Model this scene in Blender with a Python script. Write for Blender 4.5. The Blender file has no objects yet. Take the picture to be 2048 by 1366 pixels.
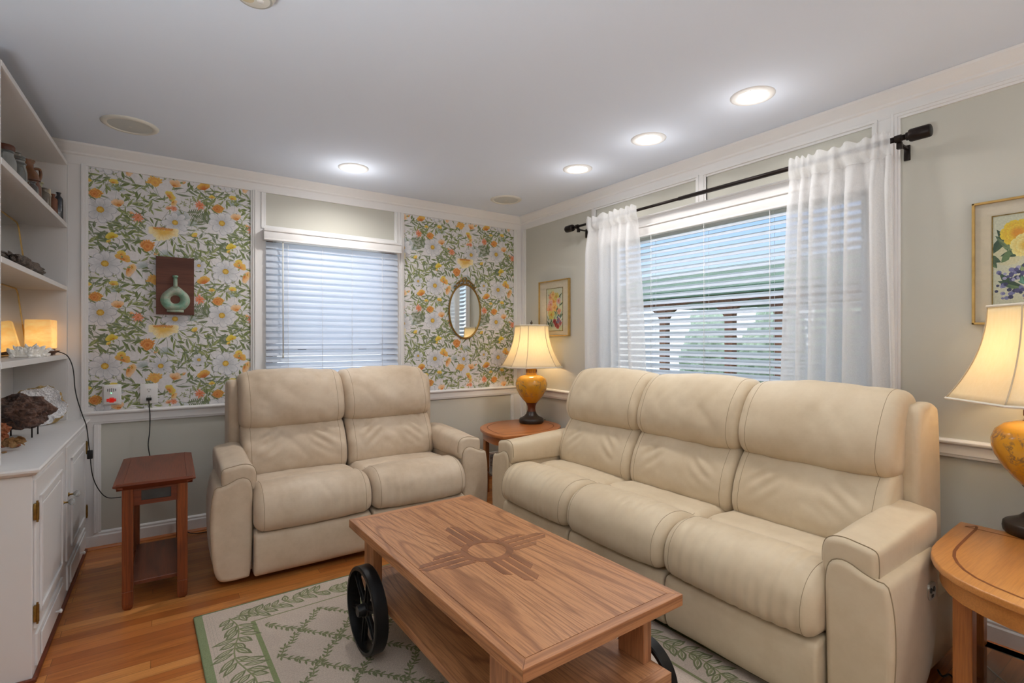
import bpy, bmesh, math, random
import numpy as np
from mathutils import Vector, Matrix, noise as mnoise
PI = math.pi
random.seed(7)
col = bpy.context.scene.collection

# ------------------------------------------------------------------ colour / material helpers
def lin(c):
    out = []
    for v in c[:3]:
        v = v / 255.0
        out.append(v / 12.92 if v <= 0.04045 else ((v + 0.055) / 1.055) ** 2.4)
    return (out[0], out[1], out[2], 1.0)

class NT:
    def __init__(s, name):
        s.m = bpy.data.materials.new(name); s.m.use_nodes = True
        s.t = s.m.node_tree; s.t.nodes.clear()
        s.out = s.n('ShaderNodeOutputMaterial')
        s.b = s.n('ShaderNodeBsdfPrincipled')
        s.l(s.b.outputs[0], s.out.inputs[0])
    def n(s, typ, **kw):
        nd = s.t.nodes.new(typ)
        for k, v in kw.items(): setattr(nd, k, v)
        return nd
    def l(s, a, b): s.t.links.new(a, b)
    def coord(s, scale=(1, 1, 1), rot=(0, 0, 0), loc=(0, 0, 0)):
        tc = s.n('ShaderNodeTexCoord'); mp = s.n('ShaderNodeMapping')
        mp.inputs['Scale'].default_value = scale; mp.inputs['Rotation'].default_value = rot
        mp.inputs['Location'].default_value = loc
        s.l(tc.outputs['Object'], mp.inputs[0]); return mp.outputs[0]
    def noise(s, vec, scale=5, detail=3, rough=.5, dist=0):
        nd = s.n('ShaderNodeTexNoise')
        nd.inputs['Scale'].default_value = scale; nd.inputs['Detail'].default_value = detail
        nd.inputs['Roughness'].default_value = rough; nd.inputs['Distortion'].default_value = dist
        if vec is not None: s.l(vec, nd.inputs['Vector'])
        return nd.outputs[0]
    def math(s, op, a, b=None, c=None, clamp=False):
        nd = s.n('ShaderNodeMath', operation=op); nd.use_clamp = clamp
        for i, v in enumerate((a, b, c)):
            if v is None: continue
            if isinstance(v, (int, float)): nd.inputs[i].default_value = v
            else: s.l(v, nd.inputs[i])
        return nd.outputs[0]
    def ramp(s, fac, stops):
        nd = s.n('ShaderNodeValToRGB'); e = nd.color_ramp.elements
        while len(e) > 1: e.remove(e[-1])
        e[0].position = stops[0][0]; e[0].color = stops[0][1]
        for p, c in stops[1:]:
            k = e.new(p); k.color = c
        s.l(fac, nd.inputs[0]); return nd.outputs[0]
    def mix(s, fac, a, b, blend='MIX'):
        nd = s.n('ShaderNodeMix', data_type='RGBA', blend_type=blend)
        for i, v in ((0, fac), (6, a), (7, b)):
            if isinstance(v, (int, float, tuple)): nd.inputs[i].default_value = v
            else: s.l(v, nd.inputs[i])
        return nd.outputs[2]
    def bump(s, h, strength=.2, dist=.01):
        nd = s.n('ShaderNodeBump'); nd.inputs['Strength'].default_value = strength
        nd.inputs['Distance'].default_value = dist
        s.l(h, nd.inputs['Height']); s.l(nd.outputs[0], s.b.inputs['Normal'])
    def base(s, c):
        if isinstance(c, tuple): s.b.inputs['Base Color'].default_value = c
        else: s.l(c, s.b.inputs['Base Color'])
    def set(s, **kw):
        for k, v in kw.items(): s.b.inputs[k.replace('_', ' ')].default_value = v

def simple(name, c, rough=.5, metal=0., spec=.5, bump=None, var=0., emit=None, estr=0., trans=0., ior=1.45, coat=0., vscale=6):
    m = NT(name); c = lin(c)
    m.set(Roughness=rough, Metallic=metal, IOR=ior)
    m.b.inputs['Specular IOR Level'].default_value = spec
    if trans: m.b.inputs['Transmission Weight'].default_value = trans
    if coat: m.b.inputs['Coat Weight'].default_value = coat
    if var:
        nz = m.noise(m.coord(), vscale, 4, .6)
        d = tuple(v * (1 - var) for v in c[:3]) + (1,); l2 = tuple(min(1, v * (1 + var)) for v in c[:3]) + (1,)
        m.base(m.ramp(nz, [(.3, d), (.7, l2)]))
    else: m.base(c)
    if bump: m.bump(m.noise(m.coord(), bump[0], 3), bump[1], bump[2] if len(bump) > 2 else .002)
    if emit:
        m.b.inputs['Emission Color'].default_value = lin(emit); m.b.inputs['Emission Strength'].default_value = estr
    return m.m

def wood(name, light, mid, dark, axis='x', rings=9., rs=2.2, rough=.38, ringmix=.55, fine=.35, offs=(0, 0, 0), coat=.15):
    """flat-sawn grain: contour lines of a stretched noise, plus fine pores along the grain"""
    m = NT(name)
    st = {'x': (.10, 1, 1), 'y': (1, .10, 1), 'z': (1, 1, .10)}[axis]
    fn = {'x': (.035, 1, 1), 'y': (1, .035, 1), 'z': (1, 1, .035)}[axis]
    v = m.coord(st, loc=offs)
    n1 = m.noise(v, rs, 2, .45, .3)
    cont = m.math('FRACT', m.math('MULTIPLY', n1, rings))
    ring = m.math('PINGPONG', cont, .5)
    line = m.ramp(ring, [(0., (0, 0, 0, 1)), (.06, (.3, .3, .3, 1)), (.17, (1, 1, 1, 1))])
    big = m.noise(v, rs * 1.3, 3, .5)
    pores = m.noise(m.coord(fn, loc=offs), 210, 3, .65)
    basec = m.ramp(big, [(.3, lin(mid)), (.7, lin(light))])
    c1 = m.mix(m.math('MULTIPLY', m.math('SUBTRACT', 1., line), ringmix), basec, lin(dark))
    pf = m.ramp(pores, [(.38, (1, 1, 1, 1)), (.56, (0, 0, 0, 1))])
    c2 = m.mix(m.math('MULTIPLY', pf, fine), c1, lin(dark))
    m.base(c2); m.set(Roughness=rough)
    m.b.inputs['Coat Weight'].default_value = coat; m.b.inputs['Coat Roughness'].default_value = .3
    m.bump(pores, .12, .001)
    return m.m

# ------------------------------------------------------------------ object helpers
def link(name, mesh, mat=None, parent=None, smooth=False, angle=None):
    o = bpy.data.objects.new(name, mesh); col.objects.link(o)
    if mat is not None:
        for mm in (mat if isinstance(mat, (list, tuple)) else [mat]): mesh.materials.append(mm)
    if parent is not None: o.parent = parent
    if smooth or angle:
        mesh.polygons.foreach_set('use_smooth', [True] * len(mesh.polygons))
        if angle: mesh.set_sharp_from_angle(angle=math.radians(angle))
    return o

class MB:
    """collects primitive pieces and builds ONE mesh"""
    def __init__(s): s.bm = bmesh.new(); s.mi = 0
    def _tag(s, fs):
        for f in fs: f.material_index = s.mi
    def box(s, x0, x1, y0, y1, z0, z1, bev=0., seg=2, M=None):
        r = bmesh.ops.create_cube(s.bm, size=1)
        vs = r['verts']
        bmesh.ops.scale(s.bm, vec=(x1 - x0, y1 - y0, z1 - z0), verts=vs)
        bmesh.ops.translate(s.bm, vec=((x0 + x1) / 2, (y0 + y1) / 2, (z0 + z1) / 2), verts=vs)
        if bev:
            es = list({e for v in vs for e in v.link_edges})
            rr = bmesh.ops.bevel(s.bm, geom=es, offset=bev, segments=seg, profile=.5, affect='EDGES')
            vs = list({v for f in rr['faces'] for v in f.verts} | {v for v in vs if v.is_valid})
        fs = {f for v in vs for f in v.link_faces}
        s._tag(fs)
        if M is not None: bmesh.ops.transform(s.bm, matrix=M, verts=list({v for f in fs for v in f.verts}))
        return s
    def prism(s, pts, a0, a1, axis='z', bev=0., seg=2):
        """2-D polygon extruded along axis; pts are (x,y) for z, (x,z) for y, (y,z) for x"""
        def P(p, a): return {'z': (p[0], p[1], a), 'y': (p[0], a, p[1]), 'x': (a, p[0], p[1])}[axis]
        n = len(pts)
        A = [s.bm.verts.new(P(p, a0)) for p in pts]; B = [s.bm.verts.new(P(p, a1)) for p in pts]
        fs = [s.bm.faces.new(A[::-1]), s.bm.faces.new(B)]
        for i in range(n): fs.append(s.bm.faces.new((A[i], A[(i + 1) % n], B[(i + 1) % n], B[i])))
        s._tag(fs)
        bmesh.ops.recalc_face_normals(s.bm, faces=fs)
        if bev:
            es = [e for e in {e for v in B for e in v.link_edges} if e.other_vert(e.verts[0]) in B and e.verts[0] in B]
            es += [e for e in {e for v in A for e in v.link_edges} if e.verts[0] in A and e.verts[1] in A]
            r = bmesh.ops.bevel(s.bm, geom=es, offset=bev, segments=seg, profile=.5, affect='EDGES')
            s._tag(r['faces'])
        return s
    def lathe(s, prof, c=(0, 0, 0), n=32, M=None, caps=True):
        """prof [(r,z)...] turned about z"""
        rings = []
        for r, z in prof:
            rings.append([s.bm.verts.new((c[0] + r * math.cos(2 * PI * k / n), c[1] + r * math.sin(2 * PI * k / n), c[2] + z)) for k in range(n)])
        fs = []
        for a, b in zip(rings, rings[1:]):
            for k in range(n): fs.append(s.bm.faces.new((a[k], a[(k + 1) % n], b[(k + 1) % n], b[k])))
        if caps:
            if prof[0][0] > 1e-5: fs.append(s.bm.faces.new(rings[0][::-1]))
            if prof[-1][0] > 1e-5: fs.append(s.bm.faces.new(rings[-1]))
        s._tag(fs)
        if M is not None: bmesh.ops.transform(s.bm, matrix=M, verts=[v for r in rings for v in r])
        return s
    def tube(s, pts, r, n=8, closed=False):
        pts = [Vector(p) for p in pts]; m = len(pts); rings = []
        up = Vector((0, 0, 1)); prev = None
        for i, p in enumerate(pts):
            if closed: d = (pts[(i + 1) % m] - pts[i - 1])
            else: d = pts[min(i + 1, m - 1)] - pts[max(i - 1, 0)]
            if d.length < 1e-9: d = Vector((0, 0, 1))
            d.normalize()
            if prev is None:
                a = up if abs(d.dot(up)) < .95 else Vector((1, 0, 0))
                u = d.cross(a).normalized()
            else:
                u = prev - d * prev.dot(d)
                u = u.normalized() if u.length > 1e-6 else d.cross(up).normalized()
            prev = u; w = d.cross(u)
            rr = r[i] if isinstance(r, (list, tuple)) else r
            rings.append([s.bm.verts.new(p + (u * math.cos(2 * PI * k / n) + w * math.sin(2 * PI * k / n)) * rr) for k in range(n)])
        fs = []
        rg = list(zip(rings, rings[1:])) + ([(rings[-1], rings[0])] if closed else [])
        for a, b in rg:
            for k in range(n): fs.append(s.bm.faces.new((a[k], a[(k + 1) % n], b[(k + 1) % n], b[k])))
        if not closed: fs += [s.bm.faces.new(rings[0][::-1]), s.bm.faces.new(rings[-1])]
        s._tag(fs); return s
    def grid(s, rows, close=False):
        """rows of equal-length point lists -> quad sheet"""
        V = [[s.bm.verts.new(p) for p in r] for r in rows]; fs = []
        for a, b in zip(V, V[1:]):
            k = len(a)
            for i in range(k if close else k - 1): fs.append(s.bm.faces.new((a[i], a[(i + 1) % k], b[(i + 1) % k], b[i])))
        s._tag(fs); s.V = V; return s
    def build(s, name, mat=None, parent=None, smooth=False, angle=None, bev=0., recalc=True):
        if recalc: bmesh.ops.recalc_face_normals(s.bm, faces=s.bm.faces)
        me = bpy.data.meshes.new(name); s.bm.to_mesh(me); s.bm.free()
        o = link(name, me, mat, parent, smooth, angle)
        if bev:
            b = o.modifiers.new('bev', 'BEVEL'); b.width = bev; b.segments = 2; b.limit_method = 'ANGLE'; b.harden_normals = False
        return o

def tag(o, label=None, cat=None, group=None, kind=None):
    if label: o['label'] = label
    if cat: o['category'] = cat
    if group: o['group'] = group
    if kind: o['kind'] = kind
    return o
def thing(name, label, cat, loc=(0, 0, 0), rz=0., group=None):
    o = bpy.data.objects.new(name, None); o.empty_display_size = .1; col.objects.link(o)
    o.location = loc; o.rotation_euler = (0, 0, rz)
    return tag(o, label, cat, group)
def struct(o): o['kind'] = 'structure'; return o
def catmull(pts, n, closed=True):
    P = [np.array(p, float) for p in pts]; m = len(P); out = []
    segs = m if closed else m - 1
    for i in range(segs):
        if closed: p0, p1, p2, p3 = P[i - 1], P[i], P[(i + 1) % m], P[(i + 2) % m]
        else: p0, p1, p2, p3 = P[max(i - 1, 0)], P[i], P[i + 1], P[min(i + 2, m - 1)]
        for k in range(12):
            t = k / 12
            out.append(.5 * ((2 * p1) + (-p0 + p2) * t + (2 * p0 - 5 * p1 + 4 * p2 - p3) * t * t + (-p0 + 3 * p1 - 3 * p2 + p3) * t ** 3))
    if not closed: out.append(P[-1])
    A = np.array(out)
    B = np.vstack([A, A[:1]]) if closed else A
    L = np.concatenate([[0], np.cumsum(np.linalg.norm(np.diff(B, axis=0), axis=1))])
    q = np.linspace(0, L[-1], n + 1)[:-1] if closed else np.linspace(0, L[-1], n)
    return np.stack([np.interp(q, L, B[:, d]) for d in range(B.shape[1])], axis=1)

# ------------------------------------------------------------------ camera
CAM = Vector((-2.857, -3.993, 1.266))
cd = bpy.data.cameras.new('camera'); cam = bpy.data.objects.new('camera', cd); col.objects.link(cam)
cam.location = CAM; cam.rotation_euler = (PI / 2, 0, -math.radians(34.57))
cd.sensor_width = 36; cd.lens = 36 * 1020 / 2048; cd.shift_y = -2 / 2048; cd.clip_start = .05; cd.clip_end = 200
bpy.context.scene.camera = cam
H = 2.44

# ------------------------------------------------------------------ materials
M = {}
M['wall'] = simple('wall_paint', (203, 200, 189), .75, bump=(180, .05), spec=.3)
M['trim'] = simple('trim_paint', (236, 233, 231), .42, bump=(60, .02), spec=.4)
M['ceiling'] = simple('ceiling_paint', (230, 238, 252), .9, bump=(90, .05), spec=.2)
M['blackmetal'] = simple('bronze_black_metal', (38, 30, 27), .4, .6, var=.15)
M['iron'] = simple('black_cast_iron', (21, 21, 22), .42, .3, spec=.5, bump=(140, .15), var=.2)
M['brass'] = simple('aged_brass', (150, 118, 62), .42, .9, var=.3, vscale=60, bump=(120, .3))
M['goldframe'] = simple('gold_leaf_frame', (196, 160, 96), .4, .6, var=.15, vscale=20)
M['mirror'] = simple('mirror_silver', (235, 238, 236), .02, 1.)
M['glass'] = simple('clear_glass', (250, 255, 252), .02, trans=1., ior=1.45)
M['plastic'] = simple('white_plastic', (240, 238, 236), .35)
M['plastic2'] = simple('off_white_plastic', (222, 219, 210), .45)
M['blackplastic'] = simple('black_plastic', (20, 20, 20), .45)
M['oak'] = wood('honey_oak', (198, 142, 98), (184, 126, 82), (116, 66, 38), 'y', rings=22, rs=3.4, ringmix=.6, fine=.5, rough=.42, coat=.05)
M['oak_x'] = wood('honey_oak_cross_grain', (194, 136, 92), (178, 118, 76), (114, 64, 36), 'x', rings=14, rs=3, ringmix=.5, fine=.4, rough=.42, coat=.05)
M['oak_z'] = wood('honey_oak_upright', (196, 138, 96), (180, 120, 80), (112, 62, 36), 'z', rings=7, rs=3.5, ringmix=.5, fine=.4)
M['inlay'] = wood('brown_walnut_inlay', (153, 99, 66), (139, 87, 56), (96, 55, 34), 'y', rings=8, rs=4, ringmix=.4, fine=.3)
M['cherry'] = wood('red_cherry', (124, 60, 34), (108, 50, 27), (64, 26, 12), 'x', rings=8, rs=4, ringmix=.4, fine=.4, rough=.42, coat=.04)
M['cherry_y'] = wood('red_cherry_end', (126, 62, 36), (110, 50, 28), (66, 26, 13), 'y', rings=8, rs=4, ringmix=.4, fine=.4, rough=.42, coat=.04)
M['cherry_z'] = wood('red_cherry_upright', (146, 76, 34), (128, 62, 26), (74, 32, 13), 'z', rings=8, rs=5, ringmix=.5, fine=.5, rough=.42, coat=.04)
M['honey'] = wood('golden_oak', (212, 146, 78), (196, 128, 62), (150, 88, 38), 'x', rings=6, rs=2.5, ringmix=.3, fine=.3, rough=.3, coat=.35)
M['honey2'] = wood('orange_oak', (198, 122, 66), (182, 106, 52), (128, 66, 28), 'x', rings=6, rs=2.5, ringmix=.3, fine=.3, rough=.3, coat=.35)
M['honey_z'] = wood('golden_oak_upright', (188, 118, 58), (170, 102, 46), (116, 62, 26), 'z', rings=7, rs=4, ringmix=.4, fine=.4, rough=.35)
M['honeydark'] = simple('dark_inlay_line', (128, 70, 34), .35, var=.15, vscale=30)

def leather(name, c0, c1, c2_, dk):
    m = NT(name)
    v = m.coord()
    n1 = m.noise(v, 3.5, 5, .6); n2 = m.noise(v, 34, 4, .65)
    c = m.ramp(n1, [(.25, lin(c0)), (.5, lin(c1)), (.75, lin(c2_))])
    n3 = m.noise(v, 11, 5, .65)
    c2 = m.mix(m.math('ADD', m.math('MULTIPLY', n2, .20), m.math('MULTIPLY', m.ramp(n3, [(.45, (0, 0, 0, 1)), (.75, (1, 1, 1, 1))]), .22)), c, lin(dk))
    m.base(c2); m.set(Roughness=.52)
    m.b.inputs['Specular IOR Level'].default_value = .35
    m.b.inputs['Sheen Weight'].default_value = .15
    vo = m.n('ShaderNodeTexVoronoi'); vo.inputs['Scale'].default_value = 420; m.l(v, vo.inputs['Vector'])
    h = m.math('ADD', m.math('MULTIPLY', vo.outputs[0], .25), m.noise(v, 60, 4, .6))
    m.bump(h, .12, .002)
    return m.m
M['leather'] = leather('cream_leather', (204, 183, 152), (213, 193, 163), (219, 201, 172), (182, 158, 124))
M['leather_tan'] = leather('warm_beige_leather', (190, 167, 141), (209, 188, 163), (217, 199, 176), (160, 136, 108))
LTH = ['leather']
M['seam'] = simple('stitched_seam', (150, 130, 102), .7)
M['rail_dark'] = simple('dark_underside', (30, 26, 24), .8)

def floor_mat():
    m = NT('oak_strip_floor')
    v = m.coord()
    br = m.n('ShaderNodeTexBrick'); m.l(v, br.inputs['Vector'])
    br.inputs['Scale'].default_value = 1; br.inputs['Brick Width'].default_value = 1.07
    br.inputs['Row Height'].default_value = .0585; br.inputs['Mortar Size'].default_value = .0009
    br.inputs['Mortar Smooth'].default_value = .3; br.offset = .37; br.offset_frequency = 2; br.squash = 1.35; br.squash_frequency = 3
    br.inputs['Color1'].default_value = (0, 0, 0, 1); br.inputs['Color2'].default_value = (1, 1, 1, 1); br.inputs['Mortar'].default_value = (.5, .5, .5, 1)
    # per-row shift of the grain
    sep = m.n('ShaderNodeSeparateXYZ'); m.l(v, sep.inputs[0])
    row = m.math('FLOOR', m.math('DIVIDE', sep.outputs[1], .0585))
    wn = m.n('ShaderNodeTexWhiteNoise', noise_dimensions='1D'); m.l(row, wn.inputs['W'])
    cmb = m.n('ShaderNodeCombineXYZ')
    m.l(m.math('ADD', m.math('MULTIPLY', sep.outputs[0], .12), m.math('MULTIPLY', wn.outputs[0], 9.)), cmb.inputs[0])
    m.l(m.math('ADD', sep.outputs[1], m.math('MULTIPLY', br.outputs[0], 3.)), cmb.inputs[1])
    n1 = m.noise(cmb.outputs[0], 6.5, 3, .5, .4)
    ring = m.math('PINGPONG', m.math('FRACT', m.math('MULTIPLY', n1, 8.)), .5)
    pores = m.noise(m.coord((.03, 1, 1)), 230, 3, .65)
    tone = m.math('ADD', m.math('MULTIPLY', br.outputs[0], .6), m.math('MULTIPLY', wn.outputs[0], .4))
    c = m.ramp(tone, [(0., lin((158, 84, 36))), (.3, lin((192, 114, 54))), (.7, lin((212, 136, 68))), (1., lin((226, 156, 88)))])
    c = m.mix(m.math('MULTIPLY', m.ramp(ring, [(0., (1, 1, 1, 1)), (.22, (0, 0, 0, 1))]), .3), c, lin((128, 66, 28)))
    c = m.mix(m.math('MULTIPLY', m.ramp(pores, [(.4, (1, 1, 1, 1)), (.56, (0, 0, 0, 1))]), .22), c, lin((120, 62, 26)))
    c = m.mix(m.math('MULTIPLY', br.outputs[1], .8), c, lin((70, 34, 14)))
    m.base(c); m.set(Roughness=.33); m.b.inputs['Coat Weight'].default_value = .2
    m.b.inputs['Coat Roughness'].default_value = .22
    m.bump(m.math('SUBTRACT', m.math('MULTIPLY', pores, .2), br.outputs[1]), .25, .001)
    return m.m
M['floor'] = floor_mat()

def vcol(name, rough=.8, mottled=.12, scale=40, bump=None, brush=False):
    m = NT(name)
    at = m.n('ShaderNodeAttribute', attribute_name='Col')
    nz = m.noise(m.coord(), scale, 4, .6)
    g = m.ramp(nz, [(.3, (1 - mottled,) * 3 + (1,)), (.7, (1 + mottled * .3,) * 3 + (1,))])
    m.base(m.mix(1., at.outputs[0], g, 'MULTIPLY'))
    m.set(Roughness=rough)
    if bump: m.bump(m.noise(m.coord(), bump[0], 2), bump[1], bump[2])
    return m.m
M['wallpaper'] = vcol('floral_wallpaper_print', .75, .12, 60)
M['print'] = vcol('watercolour_print', .6, .2, 160)
M['rug'] = vcol('hooked_wool', .95, .22, 170, bump=(260, .9, .004))

# ------------------------------------------------------------------ flat printed artwork made of small coloured polygons
class Art:
    """polygons in a (u,v) plane with a tiny stack height, coloured per vertex"""
    def __init__(s): s.P = []; s.h = 0.
    def poly(s, pts, cols, dh=2.5e-6):
        s.h += dh
        if isinstance(cols, tuple): cols = [cols] * len(pts)
        s.P.append((pts, cols, s.h))
    def leaf(s, x, y, a, L, W, c, c2=None, curve=0.):
        ca, sa = math.cos(a), math.sin(a); c2 = c2 or c
        prof = [(0, 0), (.2, .6), (.42, 1.), (.7, .75), (1, 0)]
        def T(t, w):
            px = t * L; py = w * W * .5 + curve * L * t * t
            return (x + px * ca - py * sa, y + px * sa + py * ca)
        up = [T(t, w) for t, w in prof]; dn = [T(t, -w) for t, w in prof]
        mid = [T(t, 0) for t, w in prof]
        s.poly(up + mid[1:-1][::-1], [c] * 3 + [c2] * 2 + [c] * 3)
        s.poly([mid[0]] + mid[1:-1] + dn[::-1][:-1], c2)
    def stroke(s, pts, w0, c, w1=None):
        w1 = w0 if w1 is None else w1
        n = len(pts)
        for i in range(n - 1):
            (x0, y0), (x1, y1) = pts[i], pts[i + 1]
            d = math.hypot(x1 - x0, y1 - y0) or 1e-6; nx, ny = -(y1 - y0) / d, (x1 - x0) / d
            a = (w0 + (w1 - w0) * i / (n - 1)) / 2; b = (w0 + (w1 - w0) * (i + 1) / (n - 1)) / 2
            s.poly([(x0 + nx * a, y0 + ny * a), (x0 - nx * a, y0 - ny * a), (x1 - nx * b, y1 - ny * b), (x1 + nx * b, y1 + ny * b)], c, 1e-7)
    def disc(s, x, y, r, c, n=10, ry=None, c2=None):
        pts = [(x + r * math.cos(2 * PI * k / n), y + (ry or r) * math.sin(2 * PI * k / n)) for k in range(n)]
        if c2:
            s.h += 2.5e-6
            for k in range(n): s.P.append(([(x, y), pts[k], pts[(k + 1) % n]], [c2, c, c], s.h))
        else: s.poly(pts, c)
    def petal(s, x, y, a, L, W, cin, cout, notch=.0):
        ca, sa = math.cos(a), math.sin(a)
        prof = [(0, .12), (.3, .55), (.62, 1.), (.88, .8), (1., .25)]
        pts = [(t * L, w * W / 2) for t, w in prof] + [((1 - notch) * L, 0)] + [(t * L, -w * W / 2) for t, w in reversed(prof)]
        cols = [cin, cin, cout, cout, cout, cout, cout, cout, cout, cin, cin]
        s.poly([(x + p * ca - q * sa, y + p * sa + q * ca) for p, q in pts], cols)
def lc(c, k=1.):
    l = lin(c); return (min(1, l[0] * k), min(1, l[1] * k), min(1, l[2] * k), 1.)

def art_mesh(name, art, place, bounds, base, mat, parent=None, tile=None, origin=(0, 0)):
    """place(u,v,h)->xyz; bounds=(u0,u1,v0,v1); tile=(pu,pv) repeats; clipped with planes"""
    u0, u1, v0, v1 = bounds
    bm = bmesh.new(); cl = bm.verts.layers.float_color.new('Col')
    def add(pts, cols, h, du=0, dv=0):
        vs = []
        for p, c in zip(pts, cols):
            v = bm.verts.new((p[0] + du, p[1] + dv, h)); v[cl] = c; vs.append(v)
        try: bm.faces.new(vs)
        except ValueError: pass
    offs = [(0, 0)]
    if tile:
        pu, pv = tile; offs = []
        for i in range(-2, int((u1 - origin[0]) / pu) + 3):
            for j in range(-2, int((v1 - origin[1]) / pv) + 3): offs.append((origin[0] + i * pu, origin[1] + j * pv))
    for du, dv in offs:
        for pts, cols, h in art.P:
            us = [p[0] + du for p in pts]; vs_ = [p[1] + dv for p in pts]
            if max(us) < u0 or min(us) > u1 or max(vs_) < v0 or min(vs_) > v1: continue
            add(pts, cols, h + 2e-4, du, dv)
    for co, no in (((u0, 0, 0), (-1, 0, 0)), ((u1, 0, 0), (1, 0, 0)), ((0, v0, 0), (0, -1, 0)), ((0, v1, 0), (0, 1, 0))):
        bmesh.ops.bisect_plane(bm, geom=bm.verts[:] + bm.edges[:] + bm.faces[:], plane_co=co, plane_no=no, clear_outer=True, dist=1e-7)
    add([(u0, v0), (u1, v0), (u1, v1), (u0, v1)], [base] * 4, 0)
    for v in bm.verts: v.co = Vector(place(v.co.x, v.co.y, v.co.z))
    me = bpy.data.meshes.new(name); bm.to_mesh(me); bm.free()
    return link(name, me, mat, parent)

# ================================================================== ROOM SHELL
RX0, RY0 = -3.64, -6.6
W1X0, W1X1, W1Z0, W1Z1 = -2.235, -1.268, .80, 2.02       # window in the back wall
W2Y0, W2Y1, W2Z0, W2Z1 = -2.93, -1.07, .84, 2.06          # window in the right wall
b = MB(); b.box(RX0 - .15, .15, RY0 - .15, .15, -.1, 0); struct(b.build('floor', M['floor']))
b = MB(); b.box(RX0 - .15, .15, RY0 - .15, .15, H, H + .1); struct(b.build('ceiling', M['ceiling']))
b = MB()
b.box(RX0 - .15, W1X0, 0, .15, 0, H); b.box(W1X1, .15, 0, .15, 0, H)
b.box(W1X0, W1X1, 0, .15, 0, W1Z0); b.box(W1X0, W1X1, 0, .15, W1Z1, H)
struct(b.build('wall_back', M['wall']))
b = MB()
b.box(0, .15, W2Y1, 0, 0, H); b.box(0, .15, RY0, W2Y0, 0, H)
b.box(0, .15, W2Y0, W2Y1, 0, W2Z0); b.box(0, .15, W2Y0, W2Y1, W2Z1, H)
struct(b.build('wall_right', M['wall']))
b = MB(); b.box(RX0 - .15, RX0, RY0, 0, 0, H); struct(b.build('wall_left', M['wall']))
b = MB(); b.box(RX0 - .15, .15, RY0 - .15, RY0, 0, H); struct(b.build('wall_front', M['wall']))

trim_no = [0]
def trim(bm, **k):
    trim_no[0] += 1
    return struct(bm.build('trim_%d' % trim_no[0], M['trim'], bev=.0025, **k))
# crown moulding with its frieze board
cp = [(0, 2.318), (.012, 2.318), (.014, 2.334), (.014, 2.372), (.024, 2.378), (.026, 2.388), (.04, 2.404), (.058, 2.428), (.062, 2.4399), (0, 2.4399)]
b = MB(); b.prism([(-d, z) for d, z in cp], -3.56, 0, 'x'); trim(b)              # back wall (y = -d)
b = MB(); b.prism([(-d, z) for d, z in cp], RY0, -.0, 'y'); trim(b)              # right wall (x = -d)
# chair rails
rp = [(0, .757), (.012, .757), (.014, .768), (.016, .772), (.016, .812), (.028, .818), (.03, .828), (.024, .836), (0, .838)]
b = MB(); b.prism([(-d, z) for d, z in rp], -3.25, 0, 'x'); trim(b)
b = MB(); b.prism([(-d, z) for d, z in rp], -1.0, -.0, 'y'); b.prism([(-d, z) for d, z in rp], RY0, -3.05, 'y'); trim(b)
# baseboards and stained shoe moulding
bp = [(0, 0), (.016, 0), (.016, .078), (.012, .086), (.012, .096), (.004, .106), (0, .106)]
def baseboard(name, pts, a0, a1, ax):
    b = MB(); b.prism([(-d, z) for d, z in pts], a0, a1, ax); o = struct(b.build(name, M['trim'], bev=.002))
    return o
bb = baseboard('baseboard_back', bp, -3.24, 0, 'x')
bb2 = baseboard('baseboard_right', bp, RY0, 0, 'y')
q = [(-.016, 0)] + [(-.016 - .017 * math.cos(t), .017 * math.sin(t)) for t in np.linspace(0, PI / 2, 6)]
b = MB(); b.prism(q, -3.23, -.02, 'x'); trim_no[0] += 1; struct(b.build('trim_%d' % trim_no[0], M['honey2']))
b = MB(); b.prism(q, RY0, -.02, 'y'); trim_no[0] += 1; struct(b.build('trim_%d' % trim_no[0], M['honey2']))

# flat boards (stiles) and stepped panel mouldings
def frame_back(bm, x0, x1, z0, z1, w=.034, sides='LRTB'):
    """stepped picture-frame moulding around an opening on the back wall (outside the rectangle)"""
    for k, (a, d) in enumerate(((0, .010), (.011, .016), (.024, .021))):
        ww = w - a
        o = a
        if 'L' in sides: bm.box(x0 - w, x0 - o, -d, 0, z0 - (w if 'B' in sides else 0), z1 + (w if 'T' in sides else 0))
        if 'R' in sides: bm.box(x1 + o, x1 + w, -d, 0, z0 - (w if 'B' in sides else 0), z1 + (w if 'T' in sides else 0))
        if 'T' in sides: bm.box(x0 - o, x1 + o, -d, 0, z1 + o, z1 + w)
        if 'B' in sides: bm.box(x0 - o, x1 + o, -d, 0, z0 - w, z0 - o)
def frame_right(bm, y0, y1, z0, z1, w=.034, sides='LRTB'):
    for k, (a, d) in enumerate(((0, .010), (.011, .016), (.024, .021))):
        o = a
        if 'L' in sides: bm.box(-d, 0, y1 + o, y1 + w, z0, z1 + (w if 'T' in sides else 0))
        if 'R' in sides: bm.box(-d, 0, y0 - w, y0 - o, z0, z1 + (w if 'T' in sides else 0))
        if 'T' in sides: bm.box(-d, 0, y0 - o, y1 + o, z1 + o, z1 + w)
        if 'B' in sides: bm.box(-d, 0, y0 - o, y1 + o, z0 - w, z0 - o)
b = MB()
for x0, x1 in ((-3.312, -3.25), (-2.303, -2.24), (-1.263, -1.228), (-.054, 0)): b.box(x0, x1, -.014, 0, .838, 2.318)
b.box(-3.312, -3.19, -.014, 0, 0, .757); b.box(-.09, 0, -.014, 0, .106, .757)
b.box(-3.25, -.05, -.013, 0, 2.325, 2.34); b.box(-3.33, -3.19, -.0145, 0, .74, .86)
frame_back(b, -3.216, -2.337, .838, 2.326, sides='LR')
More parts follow.
